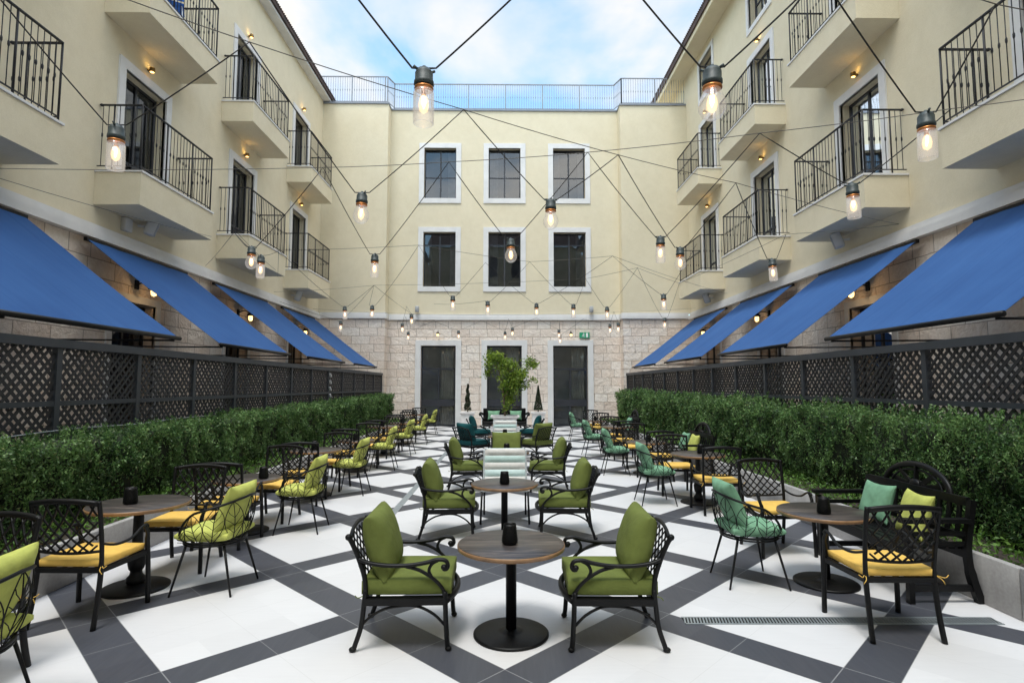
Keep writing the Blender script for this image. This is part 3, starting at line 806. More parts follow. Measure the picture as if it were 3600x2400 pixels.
# planters: slabs of concrete in lengths
for sg in (-1, 1):
    side = 'left' if sg < 0 else 'right'
    pl = empty('long_planter', (sg * 3.9, 0, 0), 0, 'low grey concrete planter wall holding the %s hedge' % side, 'planter')
    edges = [1.2, 2.9, 4.36, 5.85, 7.3, 8.8, 10.3, 11.8, 13.3, 14.8, 16.3, 17.8, 19.3, 20.8, 22.3, 24.3] if sg > 0 else [1.2, 2.6, 4.1, 5.6, 7.1, 8.6, 10.1, 11.6, 13.1, 14.6, 16.1, 17.6, 19.1, 20.6, 22.1, 24.3]
    for k, (a, b_) in enumerate(zip(edges[:-1], edges[1:])):
        m = MB(); m.rbox(-.03, .035, a + .006, b_ - .006, .0, .39 + .004 * math.sin(k * 2.1), .008); m.build('panel', M['concrete'], pl)
    m = MB(); m.box(*sorted((sg * .04, sg * 1.3)), 1.2, 24.3, .0, .30); m.build('soil', M['soil'], pl)
    n = 9000; ys = 1.3 + 22.8 * rng.uniform(0, 1, n) ** 1.5; xs = rng.uniform(3.955, 4.75, n)
    pts = np.stack([sg * xs, ys, .32 + rng.uniform(0, .11, n)], 1)
    o = leaves('ground_cover_plants', pts, .045 + .03 * (ys / 24), M['grass'], aspect=.4, flat=.6)
    o['kind'] = 'stuff'; tag(o, 'bright green ground cover growing in the %s planter' % side, 'plants')

# ---------------------------------------------------------------- floor drains
d = empty('floor_drain', (1.34, 4.40, 0), -.015, 'slotted steel floor drain crossing the tiles under the right front chairs', 'drain')
m = MB(); m.box(0, 2.35, -.062, .062, .0005, .003); m.build('channel', M['drain_dark'], d)
m = MB(); m.box(0, 2.35, -.066, -.05, .001, .006); m.box(0, 2.35, .05, .066, .001, .006)
x = .0
while x < 2.34:
    m.bar((x, -.05, .0045), (x + .02, .05, .0045), .011, .003); x += .0235
m.build('grate', M['drain_steel'], d)
d = empty('floor_drain', (-1.55, 7.0, 0), 0, 'long pale steel floor drain running down the left aisle', 'drain')
m = MB(); m.box(-.05, .05, 0, 9.5, .0005, .0045); m.build('cover', M['drain_steel'], d)

# ---------------------------------------------------------------- tables
def make_table(kind):
    h = .635 if kind == 'plain' else .73
    R = .385 if kind == 'plain' else .40
    t = empty('cafe_table')
    e = MB(); e.lathe([(R - .012, h - .036), (R - .001, h - .030), (R, h - .012), (R - .002, h - .004)], n=56); e.build('tabletop_edge', M['wood_edge'], t)
    w = MB(); w.lathe([(R - .004, h - .0045), (R - .008, h), (.001, h)], n=56); w.build('tabletop', M['wood'], t)
    b = MB()
    b.lathe([(.265, 0), (.268, .004), (.268, .014), (.255, .022), (.1, .03), (.075, .034), (.06, .045)], n=48)
    b.build('base', M['metal_black'], t)
    c = MB()
    if kind == 'plain': c.lathe([(.038, .03), (.038, h - .06), (.12, h - .045), (.12, h - .037)], n=20)
    else: c.lathe([(.05, .03), (.07, .05), (.075, .09), (.05, .12), (.045, .15), (.06, .17), (.068, .21), (.072, .26), (.06, .29), (.045, .31), (.05, .33), (.042, .36), (.04, h - .06), (.12, h - .045), (.12, h - .037)], n=20)
    c.build('pedestal', M['metal_black'], t)
    return t, h
def candle(loc, label, rz=0):
    global candle0
    if candle0 is None:
        c = empty('candle_holder')
        m = MB(); m.lathe([(.046, 0), (.050, .004), (.056, .02), (.055, .05), (.047, .115), (.044, .14), (.043, .14), (.046, .112), (.052, .05), (.052, .008), (.001, .006)], n=22)
        for k in range(11):     # raised mesh rings
            z = .012 + .0118 * k; r = .0565 - .0125 * (max(0, z - .03) / .11)
            m.tube([(r * math.cos(a), r * math.sin(a), z + .003 * math.sin(a * 11 + k * PI)) for a in [2 * PI * i / 44 for i in range(44)]], .0016, 4, closed=True)
        m.build('holder', M['metal_black'], c)
        w = MB(); w.lathe([(.03, .008), (.03, .05), (.001, .052)], n=12); w.build('candle', M['candle_wax'], c)
        candle0 = c; o = c
    else: o = copy_tree(candle0)
    o.location = loc; o.rotation_euler = (0, 0, rz)
    tag(o, label, 'candle holder', 'candle holders on the tables')
candle0 = None
TAB = {}
for k in ('plain', 'ornate'): TAB[k] = [make_table(k), False]
def place_table(kind, x, y, label, cd=None, cl=None):
    (t, h), used = TAB[kind]
    o = copy_tree(t) if used else t; TAB[kind][1] = True
    o.location = (x, y, 0); o.rotation_euler = (0, 0, random.uniform(-.2, .2))
    tag(o, label, 'table', 'round cafe tables')
    if cd: candle((x + cd[0], y + cd[1], h + .001), cl, random.uniform(0, 3))

# ---------------------------------------------------------------- lounge armchair, faces +X
def make_lounge(cm):
    t = empty('lounge_armchair'); bm_ = M['metal_black']
    for s in (-1, 1):
        y = s * .285
        l = MB(); l.tube(smooth([(-.31, y, .012), (-.30, y, .04), (-.262, y, .16), (-.245, y, .30), (-.236, y, .40)], 5), [.019] * 3 + [.017] * 18, 8)
        l.ball((-.314, y, .016), .026, .022, .018, 6); l.build('leg', bm_, t)
        l = MB(); l.tube(smooth([(.318, y, .012), (.310, y, .06), (.300, y, .2), (.296, y, .30), (.290, y, .38)], 5), .0175, 8)
        l.ball((.318, y, .016), .023, .022, .018, 6); l.build('leg', bm_, t)
        a = MB(); a.tube(smooth([(-.262, y, .165), (-.20, y, .225), (-.10, y, .275), (.02, y, .293), (.12, y, .285), (.22, y, .235), (.293, y, .165)], 5), .0095, 6)
        a.build('brace', bm_, t)
        r = MB(); ya = s * .292
        pr = [(-.285, ya, .60), (-.22, ya, .575), (-.10, ya, .557), (.04, ya, .556), (.16, ya, .572), (.24, ya, .592), (.295, ya, .585), (.312, ya, .555), (.300, ya, .532), (.278, ya, .534)]
        sm = smooth(pr, 5); r.tube(sm, [.017 if q < 36 else .019 for q in range(len(sm))], 8, flat=.8)
        r.ball((.286, ya, .542), .022, .022, .02, 6)
        r.tube(smooth([(.300, y, .36), (.262, y, .42), (.205, ya, .475), (.12, ya, .525), (.03, ya, .55)], 5), .012, 6)
        r.tube(smooth([(.205, ya, .475), (.185, ya, .52), (.205, ya, .565), (.245, ya, .588)], 5), .012, 6)
        r.build('armrest', bm_, t)
    f = MB()
    f.bar((-.24, -.285, .32), (.30, -.285, .32), .03, .045); f.bar((-.24, .285, .32), (.30, .285, .32), .03, .045)
    f.bar((-.24, -.27, .32), (-.24, .27, .32), .03, .045)
    f.tube(smooth([(.30, -.285, .325), (.345, -.15, .325), (.36, 0, .325), (.345, .15, .325), (.30, .285, .325)], 5), .022, 8, flat=1.2)
    for q in range(7): f.bar((-.24, -.24 + .08 * q, .335), (.33, -.24 + .08 * q, .335), .02, .006)
    f.build('seat_frame', bm_, t)
    b = MB()
    back = lambda z: -.236 - .0 if z < .4 else -.236 - (z - .4) * .33
    for s in (-1, 1):
        y = s * .285
        b.tube(smooth([(-.236, y, .38), (-.245, y, .48), (-.285, y, .60), (-.33, y, .70), (-.352, y, .735)], 4), .0165, 8); b.ball((-.356, y, .742), .024, .024, .022, 6)
    b.tube(smooth([(-.345, -.285, .725), (-.358, -.15, .765), (-.362, 0, .78), (-.358, .15, .765), (-.345, .285, .725)], 5), .014, 6)
    b.tube([(-.24, -.285, .42), (-.24, .285, .42)], .011, 6)
    for q in range(-7, 8):        # woven lattice back
        for dr in (-1, 1):
            y0 = q * .08; y1 = y0 + dr * .32
            if max(abs(y0), abs(y1)) > .62: continue
            p0 = Vector((-.242, y0, .43)); p1 = Vector((-.352, y1, .755))
            # clip to +-.28
            tt = [0, 1]
            for lim in (-.28, .28):
                if (y0 - lim) * (y1 - lim) < 0:
                    tc = (lim - y0) / (y1 - y0)
                    if abs(y0) > .28: tt[0] = max(tt[0], tc)
                    else: tt[1] = min(tt[1], tc)
            if abs(y0) > .28 and abs(y1) > .28 and y0 * y1 > 0: continue
            b.tube([p0.lerp(p1, tt[0]), p0.lerp(p1, tt[1])], .0055, 5)
    b.build('back_frame', bm_, t)
    c = MB()
    c.pillow(.60, .55, .135, Matrix.Translation((.035, 0, .408)), 16, .0, 1, edge=.042); c.build('seat_cushion', M[cm], t)
    c = MB(); R_ = Matrix.Translation((-.175, 0, .655)) @ Matrix.Rotation(-math.radians(17), 4, 'Y') @ Matrix.Rotation(PI / 2, 4, 'Z') @ Matrix.Rotation(PI / 2, 4, 'X')
    c.pillow(.56, .44, .20, R_, 18, .05, 2, edge=.012); c.build('back_cushion', M[cm], t)
    # ties at the back corner
    k = MB(); k.tube(smooth([(-.25, -.29, .36), (-.28, -.31, .355), (-.30, -.31, .37)], 3), .0035, 5); k.tube(smooth([(-.25, .29, .36), (-.28, .31, .355), (-.29, .31, .34)], 3), .0035, 5); k.build('tie', M[cm], t)
    return t
LG = {}
for k in ('olive', 'teal'): LG[k] = [make_lounge(k), False]
def place(store, key, x, y, rz, label, cat, group):
    t, used = store[key]; o = copy_tree(t) if used else t; store[key][1] = True
    o.location = (x, y, 0); o.rotation_euler = (0, 0, rz); tag(o, label, cat, group); return o
lg = 'cushioned lounge armchairs along the centre'
A = lambda *a: place(LG, *a, 'armchair', lg)
A('olive', -.70, 4.22, .02, 'olive cushioned armchair left of the front centre table')
A('olive', .765, 4.19, PI - .02, 'olive cushioned armchair right of the front centre table')
A('olive', -.69, 6.93, .05, 'olive cushioned armchair left of the second centre table')
A('olive', .74, 6.96, PI - .05, 'olive cushioned armchair right of the second centre table')
A('olive', -.66, 9.83, .08, 'olive cushioned armchair left of the third centre table')
A('olive', .76, 9.85, PI - .06, 'olive cushioned armchair right of the third centre table')
A('olive', .03, 10.85, -PI / 2, 'olive cushioned armchair facing the camera behind the third centre table')
A('teal', -.80, 13.85, .75, 'dark teal armchair turned away, left of the fourth centre table')
A('olive', .78, 13.9, PI - .85, 'olive armchair turned away, right of the fourth centre table')
A('teal', -.78, 17.1, .1, 'dark teal armchair just left of the marble planter box')
A('teal', .80, 17.2, PI - .15, 'dark teal armchair just right of the marble planter box')

place_table('plain', .045, 4.18, 'round wood top table between the two front olive armchairs', (-.01, -.03), 'dark mesh candle holder on the front centre table')
place_table('plain', -.005, 6.70, 'round wood top table in front of the nearer striped chair', (.0, -.08), 'dark mesh candle holder on the second centre table')
place_table('plain', .03, 9.85, 'round table hidden behind the nearer striped chair', (.0, -.03), 'dark candle holder in front of the olive armchair that faces the camera')
place_table('plain', .0, 13.0, 'round table behind the olive armchair that faces the camera', (.0, .0), 'dark candle holder in front of the farther striped chair')
place_table('plain', .0, 16.6, 'round table between the two far teal armchairs', (.0, .0), 'dark candle holder between the two far teal armchairs')

# ---------------------------------------------------------------- striped sling chair, faces -Y
def make_striped():
    t = empty('striped_chair')
    def pad(pts_fn, n, w, name, th=.045):
        # channel quilted roll along a curve, n channels
        m = MB(); seg = 6; rows = n * seg + 1; cols = 12; st = []
        for side in (1, -1):
            for i in range(rows):
                tt = i / (rows - 1); p, nr = pts_fn(tt)
                ph = (i % seg) / seg if i < rows - 1 else 0
                b = .18 + .82 * math.sin(PI * ph) ** .6 if 0 < ph < 1 else .18
                for j in range(cols + 1):
                    u = -1 + 2 * j / cols
                    e = max(0, 1 - abs(u) ** 8) ** .5
                    sag = .006 * math.sin(j * 1.3 + i * .4)
                    q = p + nr * (side * th / 2 * b * (e * .95 + .05) + sag * .4)
                    m.v.append((u * w / 2, q.y, q.z)); st.append(((i // seg) % 4) / 3.0)
        c1 = cols + 1; o = rows * c1
        for i in range(rows - 1):
            for j in range(cols):
                a = i * c1 + j; m.f.append((a, a + 1, a + c1 + 1, a + c1)); m.f.append((o + a, o + a + c1, o + a + c1 + 1, o + a + 1)); m.sm += [True, True]
        ob = m.build(name, M['stripe'], t)
        at = ob.data.attributes.new('stripe', 'FLOAT', 'POINT'); at.data.foreach_set('value', st)
    def backf(tt):
        y = .235 + .11 * tt; z = .43 + .46 * tt; nr = Vector((0, -.97, .22)).normalized()
        return Vector((0, y, z)), nr
    def seatf(tt):
        return Vector((0, -.25 + .47 * tt, .425 - .02 * math.sin(PI * tt))), Vector((0, 0, 1))
    pad(backf, 5, .56, 'back_pad', .075); pad(seatf, 4, .56, 'seat_pad', .055)
    f = MB()
    for s in (-1, 1):
        x = s * .29
        f.tube(smooth([(x, -.26, .41), (x, .10, .395), (x, .20, .42), (x, .25, .52), (x, .30, .70), (x, .345, .875)], 5), .013, 8)
    f.tube([(-.29, .345, .875), (.29, .345, .875)], .013, 8); f.tube([(-.29, -.26, .41), (.29, -.26, .41)], .013, 8); f.tube([(-.29, .2, .41), (.29, .2, .41)], .013, 8)
    f.build('frame', M['silver'], t)
    for s in (-1, 1):
        l = MB(); l.tube([(s * .295, -.25, .41), (s * .31, -.28, .0)], .014, 8); l.build('leg', M['metal_black'], t)
        l = MB(); l.tube([(s * .28, .22, .41), (s * .285, .28, .0)], .013, 8); l.build('leg', M['metal_black'], t)
    return t
ST = {'s': [make_striped(), False]}
place(ST, 's', .0, 7.68, .0, 'chair padded in pale horizontal stripes, facing the camera behind the second centre table', 'chair', 'striped padded chairs')
place(ST, 's', .0, 14.1, .0, 'chair padded in pale horizontal stripes, farther one in front of the marble planter box', 'chair', 'striped padded chairs')

# ---------------------------------------------------------------- lattice dining chair, faces +Y (back towards -Y)
def make_lattice():
    t = empty('lattice_chair'); K = M['metal_black']
    for s in (-1, 1):
        l = MB()      # rear leg runs up into the back post
        l.tube(smooth([(s * .245, -.285, 0), (s * .24, -.25, .18), (s * .238, -.225, .40), (s * .242, -.235, .58), (s * .25, -.275, .80), (s * .252, -.30, .915)], 5), [.021] * 12 + [.018] * 14, 8, flat=.85); l.build('rear_leg', K, t)
        l = MB(); l.tube(smooth([(s * .285, .255, 0), (s * .283, .25, .2), (s * .275, .245, .40), (s * .272, .235, .50), (s * .285, .215, .57), (s * .285, .175, .635)], 4), [.019] * 14 + [.016] * 7, 8); l.build('front_leg', K, t)
        a = MB(); a.tube(smooth([(s * .246, -.24, .60), (s * .27, -.12, .565), (s * .287, .02, .575), (s * .29, .12, .625), (s * .286, .19, .638), (s * .285, .215, .615)], 5), .0125, 8, flat=.8); a.build('armrest', K, t)
    f = MB(); f.bar((-.24, -.225, .405), (.24, -.225, .405), .03, .035); f.bar((-.255, .235, .405), (.255, .235, .405), .03, .035)
    for s in (-1, 1): f.bar((s * .24, -.215, .405), (s * .268, .235, .405), .03, .035)
    for q in range(5): f.bar((-.16 + .08 * q, -.21, .41), (-.16 + .08 * q, .22, .41), .02, .006)
    f.build('seat_frame', K, t)
    b = MB()
    def bp(u, v):      # u -1..1, v 0..1 -> curved back surface
        z = .545 + .34 * v + (.022 * (1 - u * u)) * v - (.012 * (1 - u * u)) * (1 - v) * 1.0
        y = -.232 - .05 * v - .018 * v * v - .028 * (1 - u * u)
        return Vector((u * (.238 + .01 * v), y, z))
    b.tube([bp(u / 8, 1.04) for u in range(-8, 9)], .017, 8, flat=1.25); b.tube([bp(u / 8, 0) for u in range(-8, 9)], .011, 6)
    for q in range(-7, 8):
        for dr in (-1, 1):
            pts = []
            for i in range(9):
                v = i / 8; u = q * .335 + dr * (v * 1.25 + .18 * math.sin(v * PI))
                if abs(u) <= 1.0: pts.append(bp(u, v * 1.02))
            if len(pts) > 1: b.tube(pts, .0094, 5, flat=.8)
    b.build('back_lattice', K, t)
    c = MB(); c.pillow(.50, .47, .062, Matrix.Translation((0, .005, .455)), 14, .0, 4, edge=.022); c.build('seat_cushion', M['yellow'], t)
    k = MB()
    for s in (-1, 1):
        k.tube(smooth([(s * .24, -.22, .44), (s * .275, -.255, .43), (s * .29, -.27, .435), (s * .31, -.265, .45)], 3), .0028, 5)
        k.tube(smooth([(s * .24, -.22, .44), (s * .26, -.27, .42), (s * .28, -.27, .39)], 3), .0028, 5)
    k.build('tie', M['yellow'], t)
    return t
LT = {'l': [make_lattice(), False]}
# ---------------------------------------------------------------- leaf wire tub chair, faces +X
def make_tub(cm):
    t = empty('wire_tub_chair'); K = M['metal_black']
    def rim(a):   # a = 0 at the back (-X), +-PI at the front
        c = math.cos(a); s = math.sin(a)
        r = 1.0
        x = -.27 * c if abs(a) < PI / 2 else -.25 * c
        y = .285 * s
        k = abs(a) / PI
        z = .80 - .10 * min(1, k / .5) ** 1.4 if k < .5 else .70 - .235 * ((k - .5) / .29) ** 1.3
        out = 1.12 - .10 * max(0, (k - .45))
        return Vector((x * out, y * out, z))
    def seat(a): return Vector((-.245 * math.cos(a), .255 * math.sin(a), .43))
    amax = .79 * PI
    def surf(a, v):
        p = seat(a).lerp(rim(a), v); bulge = .03 * math.sin(PI * v)
        n_ = Vector((p.x, p.y, 0)); n_.normalize(); return p + n_ * bulge
    f = MB()
    A_ = [amax * (-1 + 2 * i / 40) for i in range(41)]
    f.tube([rim(a) for a in A_], .0105, 8); f.tube([seat(2 * PI * i / 36) for i in range(36)], .010, 6, closed=True)
    f.tube([seat(2 * PI * i / 36) + Vector((0, 0, -.02)) for i in range(36)], .008, 6, closed=True)
    for i in range(-4, 5): f.bar((-.22, i * .05, .428), (.22, i * .05, .428), .006, .004)
    f.build('frame', K, t)
    w = MB(); rnd = random.Random(5)
    n = 9
    for i in range(n):      # leaf outlines with midrib and veins in the wire skirt
        ac = amax * (-1 + 2 * (i + .5) / n); half = amax / n * 1.02
        tilt = (.35 if i % 2 else -.35)
        lf = lambda s_, v: surf(ac + half * s_ + tilt * half * (v - .5) * 1.2, v)
        for sd in (-1, 1):
            w.tube([lf(sd * math.sin(PI * min(1, max(0, q / 10))) ** .8 * .95, q / 10) for q in range(11)], .0036, 5)
        w.tube([lf(0, q / 8) for q in range(9)], .0036, 5)
        for v0 in (.2, .4, .6):
            for sd in (-1, 1):
                w.tube([lf(0, v0), lf(sd * .45, v0 + .12), lf(sd * .85 * math.sin(PI * (v0 + .2)) ** .8, v0 + .2)], .0028, 4)
    w.build('leaf_mesh', K, t)
    for (x, y) in ((-.235, -.20), (-.235, .20), (.20, -.225), (.20, .225)):
        l = MB(); l.tube([(x * .72, y * .85, .42), (x * 1.18, y * 1.16, 0)], [.0115, .0085], 8); l.build('leg', K, t)
    c = MB(); c.pillow(.46, .47, .13, Matrix.Translation((.0, 0, .485)), 14, .02, 6, edge=.012); c.build('seat_cushion', M[cm], t)
    R_ = Matrix.Translation((-.17, 0, .70)) @ Matrix.Rotation(-math.radians(20), 4, 'Y') @ Matrix.Rotation(PI / 2, 4, 'Z') @ Matrix.Rotation(PI / 2, 4, 'X')
    c = MB(); c.pillow(.44, .42, .15, R_, 14, .10, 8); c.build('back_cushion', M[cm], t)
    return t
TB = {}
for k in ('lime', 'mint'): TB[k] = [make_tub(k), False]

num = ['front', 'second', 'third', 'fourth', 'fifth', 'sixth', 'seventh']
Lg = 'black lattice chairs with yellow cushions'
def LC(x, y, rz, label): place(LT, 'l', x, y, rz, label, 'chair', Lg)
def TC(k, x, y, rz, label): place(TB, k, x, y, rz, label, 'chair', 'wire tub chairs with %s cushions' % ('lime' if k == 'lime' else 'mint green'))
# left row
LC(-3.27, 3.50, PI - .1, 'black lattice chair cut off by the left edge behind the cropped lime chair')
TC('lime', -2.80, 3.02, PI + .12, 'lime cushioned wire tub chair cut off by the bottom left corner')
left = [('ornate', -3.22, 5.15), ('plain', -3.15, 7.10), ('ornate', -3.06, 9.35), ('plain', -3.1, 12.0), ('ornate', -3.12, 14.8), ('plain', -3.15, 17.6), ('ornate', -3.3, 20.9)]
offn = [-.58, -.52, -.56, -.6, -.6, -.62, -.62]
for i, (k, x, y) in enumerate(left):
    place_table(k, x, y, '%s round cafe table of the left row, on %s' % (num[i], 'a turned pedestal' if k == 'ornate' else 'a plain pole'), (random.uniform(-.05, .05) + (.25 if i == 1 else 0), -.05), 'candle holder on the %s table of the left row' % num[i])
    nx = [.02, .05, .0, 0, -.02, -.02, 0][i]
    LC(x + nx + random.uniform(-.02, .02), y + offn[i] - (.02 if i else 0), random.uniform(-.14, .14) if i > 1 else -.03 + .07 * i, 'yellow cushioned lattice chair, back to camera, at the %s table of the left row' % num[i])
    LC(x + .06, y + .62 + random.uniform(-.03, .05), PI + (random.uniform(-.16, .16) if i else .05), 'yellow cushioned lattice chair facing the camera, %s table of the left row' % num[i])
    lx = [-2.55, -2.50, -2.54, -2.58, -2.62, -2.62, -2.75][i]; ly = [5.17, 7.15, 9.54, 12.25, 14.8, 17.4, 20.9][i]
    TC('lime', lx, ly, PI + [-.06, .02, -.03, .05, -.1, .08, 0][i], 'lime cushioned wire tub chair at the %s table of the left row' % num[i])
# right row
right = [('plain', 2.87, 5.20), ('ornate', 2.93, 8.72), ('plain', 2.85, 11.6), ('ornate', 2.85, 14.6), ('plain', 2.9, 18.7)]
for i, (k, x, y) in enumerate(right):
    place_table(k, x, y, '%s round cafe table of the right row, on %s' % (num[i], 'a turned pedestal' if k == 'ornate' else 'a plain pole'), (-.06 if i == 0 else .05, -.12 if i == 0 else 0), 'candle holder on the %s table of the right row' % num[i])
    LC([2.77, 2.97, 2.85, 2.85, 2.95][i], [4.29, 8.10, 10.85, 13.9, 18.0][i], [-.02, -.05, .05, -.04, .03][i], 'yellow cushioned lattice chair, back to camera, at the %s table of the right row' % num[i])
    LC([2.90, 2.82, 2.85, 2.85, 2.95][i], [6.20, 9.46, 12.4, 15.3, 19.4][i], PI + [.08, -.05, .04, 0, .05][i], 'yellow cushioned lattice chair facing the camera, %s table of the right row' % num[i])
    TC('mint', [2.22, 2.28, 2.23, 2.25, 2.38][i], [5.27, 8.70, 11.55, 14.5, 18.75][i], [.0, .02, -.05, .06, 0][i], 'mint green cushioned wire tub chair at the %s table of the right row' % num[i])

# ---------------------------------------------------------------- benches
def make_bench():
    # long axis Y, faces -X, origin at the middle
    t = empty('garden_bench'); K = M['metal_black']; L = .66
    for s in (-1, 1):
        y = s * L
        l = MB(); l.tube(smooth([(-.24, y, 0), (-.235, y, .3), (-.24, y, .62)], 5), .032, 4); l.build('leg', K, t)
        l = MB(); l.tube(smooth([(.33, y, 0), (.27, y, .2), (.245, y, .40), (.27, y, .60), (.31, y, .82)], 5), [.04] * 7 + [.034] * 14, 4); l.build('leg', K, t)
        a = MB(); a.bar((-.29, y, .655), (.27, y, .655), .075, .035)
        a.build('armrest', K, t)
        for z in (.55, .47): a = MB(); a.bar((-.24, y, z), (.25, y, z), .02, .035); a.build('side_slat', K, t)
        a = MB(); a.bar((-.23, y, .12), (.28, y, .12), .03, .05); a.build('stretcher', K, t)
    s_ = MB(); s_.bar((-.245, -L + .03, .39), (-.245, L - .03, .39), .03, .07); s_.bar((.24, -L + .03, .39), (.24, L - .03, .39), .03, .07)
    for q in range(7): s_.bar((-.23 + .075 * q, -L + .03, .43), (-.23 + .075 * q, L - .03, .43), .055, .016)
    s_.build('seat', K, t)
    b = MB(); bx = lambda z: .245 + .15 * (z - .43)
    b.bar((bx(.52), -L + .02, .52), (bx(.52), L - .02, .52), .03, .045); b.bar((bx(.78), -L + .02, .80), (bx(.78), L - .02, .80), .035, .07)
    for q in range(11):
        y = -.55 + .11 * q; b.bar((bx(.53), y, .54), (bx(.77), y, .77), .018, .04, (0, 1, 0))
    b.build('back', K, t)
    w = MB()      # arched wheel crest
    for rr, th in ((.42, .030), (.33, .013), (.14, .014)):
        P_ = [(bx(.8) + .02 + .1 * rr / .42 * math.sin(a) * .3, -rr * math.cos(a), .80 + rr * .52 * math.sin(a)) for a in [PI * i / 24 for i in range(25)]]
        w.tube(P_, th, 6, flat=.8)
    for a in (.35, .9, PI / 2, PI - .9, PI - .35): w.bar((bx(.8) + .02, -.05 * math.cos(a), .82), (bx(.8) + .045, -.40 * math.cos(a), .80 + .21 * math.sin(a)), .018, .04)
    w.ball((bx(.8) + .02, 0, .83), .03, .07, .06, 8)
    w.build('crest', K, t)
    return t
BN = {'b': [make_bench(), False]}
for i, (x, y) in enumerate(((3.53, 5.38), (3.56, 11.25), (3.58, 17.2))):
    place(BN, 'b', x, y, 0, '%s black garden bench with an arched crest set against the right planter' % ['nearest', 'middle', 'farthest'][i], 'bench', 'black benches along the right planter')
def throw(x, y, z, rz, mat, label, s=.40, lean=.32, seed=1):
    c = MB(); R_ = Matrix.Rotation(lean, 4, 'Y') @ Matrix.Rotation(PI / 2, 4, 'Z') @ Matrix.Rotation(PI / 2, 4, 'X')
    c.pillow(s, s, .14, R_, 14, .12, seed); o = c.build('throw_pillow', M[mat]); o.location = (x, y, z); o.rotation_euler = (0, 0, rz)
    tag(o, label, 'pillow', 'throw pillows on the benches')
throw(3.62, 5.60, .635, .1, 'mint', 'mint green throw pillow on the nearest right bench', .38, seed=3)
throw(3.60, 5.06, .635, -.12, 'lime', 'lime throw pillow on the nearest right bench', .40, seed=4)
throw(3.62, 11.55, .64, 0, 'mint', 'mint green throw pillow on the middle right bench', .38, seed=5)
throw(3.60, 10.95, .64, 0, 'lime', 'lime throw pillow on the middle right bench', .40, seed=6)
throw(3.64, 16.85, .64, 0, 'mint', 'mint green throw pillow on the farthest right bench', .40, seed=7)

# far sofa bench by the wall
s = empty('scroll_arm_settee', (-.02, 21.3, 0), 0, 'dark settee with scrolled arms against the central door behind the tree', 'settee')
K = M['metal_black']
m = MB(); m.rbox(-.82, .82, -.28, .3, .3, .44, .02); m.build('seat', K, s)
m = MB(); m.rbox(-.80, .80, .24, .31, .441, .92, .02); m.build('back', K, s)
for q in (-1, 1):
    m = MB(); m.tube(smooth([(q * .82, .25, .70), (q * .84, 0, .735), (q * .88, -.22, .76), (q * .90, -.30, .72), (q * .87, -.30, .67)], 5), .045, 8)
    m.build('armrest', K, s)
    m = MB(); m.tube(smooth([(q * .86, -.27, .69), (q * .80, -.27, .55), (q * .80, -.25, .42)], 4), .028, 6); m.build('arm_support', K, s)
    for yy in (-.24, .26):
        m = MB(); m.tube([(q * .76, yy, .3), (q * .79, yy * 1.08, 0)], [.03, .02], 6); m.build('leg', K, s)
for i, xx in enumerate((-.42, .40)):
    c = MB(); c.pillow(.46, .36, .14, Matrix.Rotation(-.25, 4, 'X') @ Matrix.Rotation(PI / 2, 4, 'X'), 12, .1, 9 + i); o = c.build('throw_pillow', M['mint']); o.location = (xx, 21.42, .66)
    tag(o, '%s mint green pillow on the settee behind the tree' % ['left', 'right'][i], 'pillow', 'pillows on the settee')

# ---------------------------------------------------------------- planter box with tree, topiaries
u = empty('marble_planter_box', (0, 19.1, 0), 0, 'white marble planter box with a flared rim holding the small tree', 'planter')
def sqlathe(prof, jit=0):
    m = MB(); vs = []
    for r, z in prof: vs += [(-r, -r, z), (r, -r, z), (r, r, z), (-r, r, z)]
    n = len(prof); fs = [(4 * i + k, 4 * i + (k + 1) % 4, 4 * i + 4 + (k + 1) % 4, 4 * i + 4 + k) for i in range(n - 1) for k in range(4)]
    fs += [(3, 2, 1, 0), tuple(4 * (n - 1) + k for k in range(4))]
    m.add(vs, fs); return m
sqlathe([(.36, 0), (.36, .08), (.33, .1), (.33, .12), (.37, .55), (.38, .66), (.40, .70), (.45, .72), (.47, .735), (.47, .775), (.42, .775), (.40, .73)]).build('box', M['marble'], u)
m = MB(); m.box(-.39, .39, -.39, .39, .70, .745); m.build('soil', M['soil'], u)
t = empty('small_tree', (0, 19.1, .74), 0, 'small broad-leaved tree with a twisted crown growing from the marble planter box', 'tree')
tk = MB()
tk.tube(smooth([(0, 0, 0), (-.03, .02, .3), (-.05, 0, .7), (-.10, .03, 1.1), (-.20, 0, 1.5), (-.34, 0, 1.75)], 5), [.035] * 6 + [.028] * 8 + [.018] * 12, 8)
tk.tube(smooth([(-.04, 0, .6), (.15, -.05, .95), (.35, 0, 1.2), (.55, .05, 1.45), (.85, .05, 1.75)], 5), [.022] * 8 + [.013] * 13, 6)
tk.tube(smooth([(.25, 0, 1.08), (.55, 0, 1.15), (.95, 0, 1.25)], 4), .009, 6); tk.tube(smooth([(-.1, 0, 1.2), (.05, 0, 1.45), (.25, 0, 1.65)], 4), .012, 6)
tk.tube(smooth([(-.25, 0, 1.6), (-.45, .1, 1.5), (-.55, .1, 1.3)], 4), .009, 6)
tk.build('trunk', M['bark'], t)
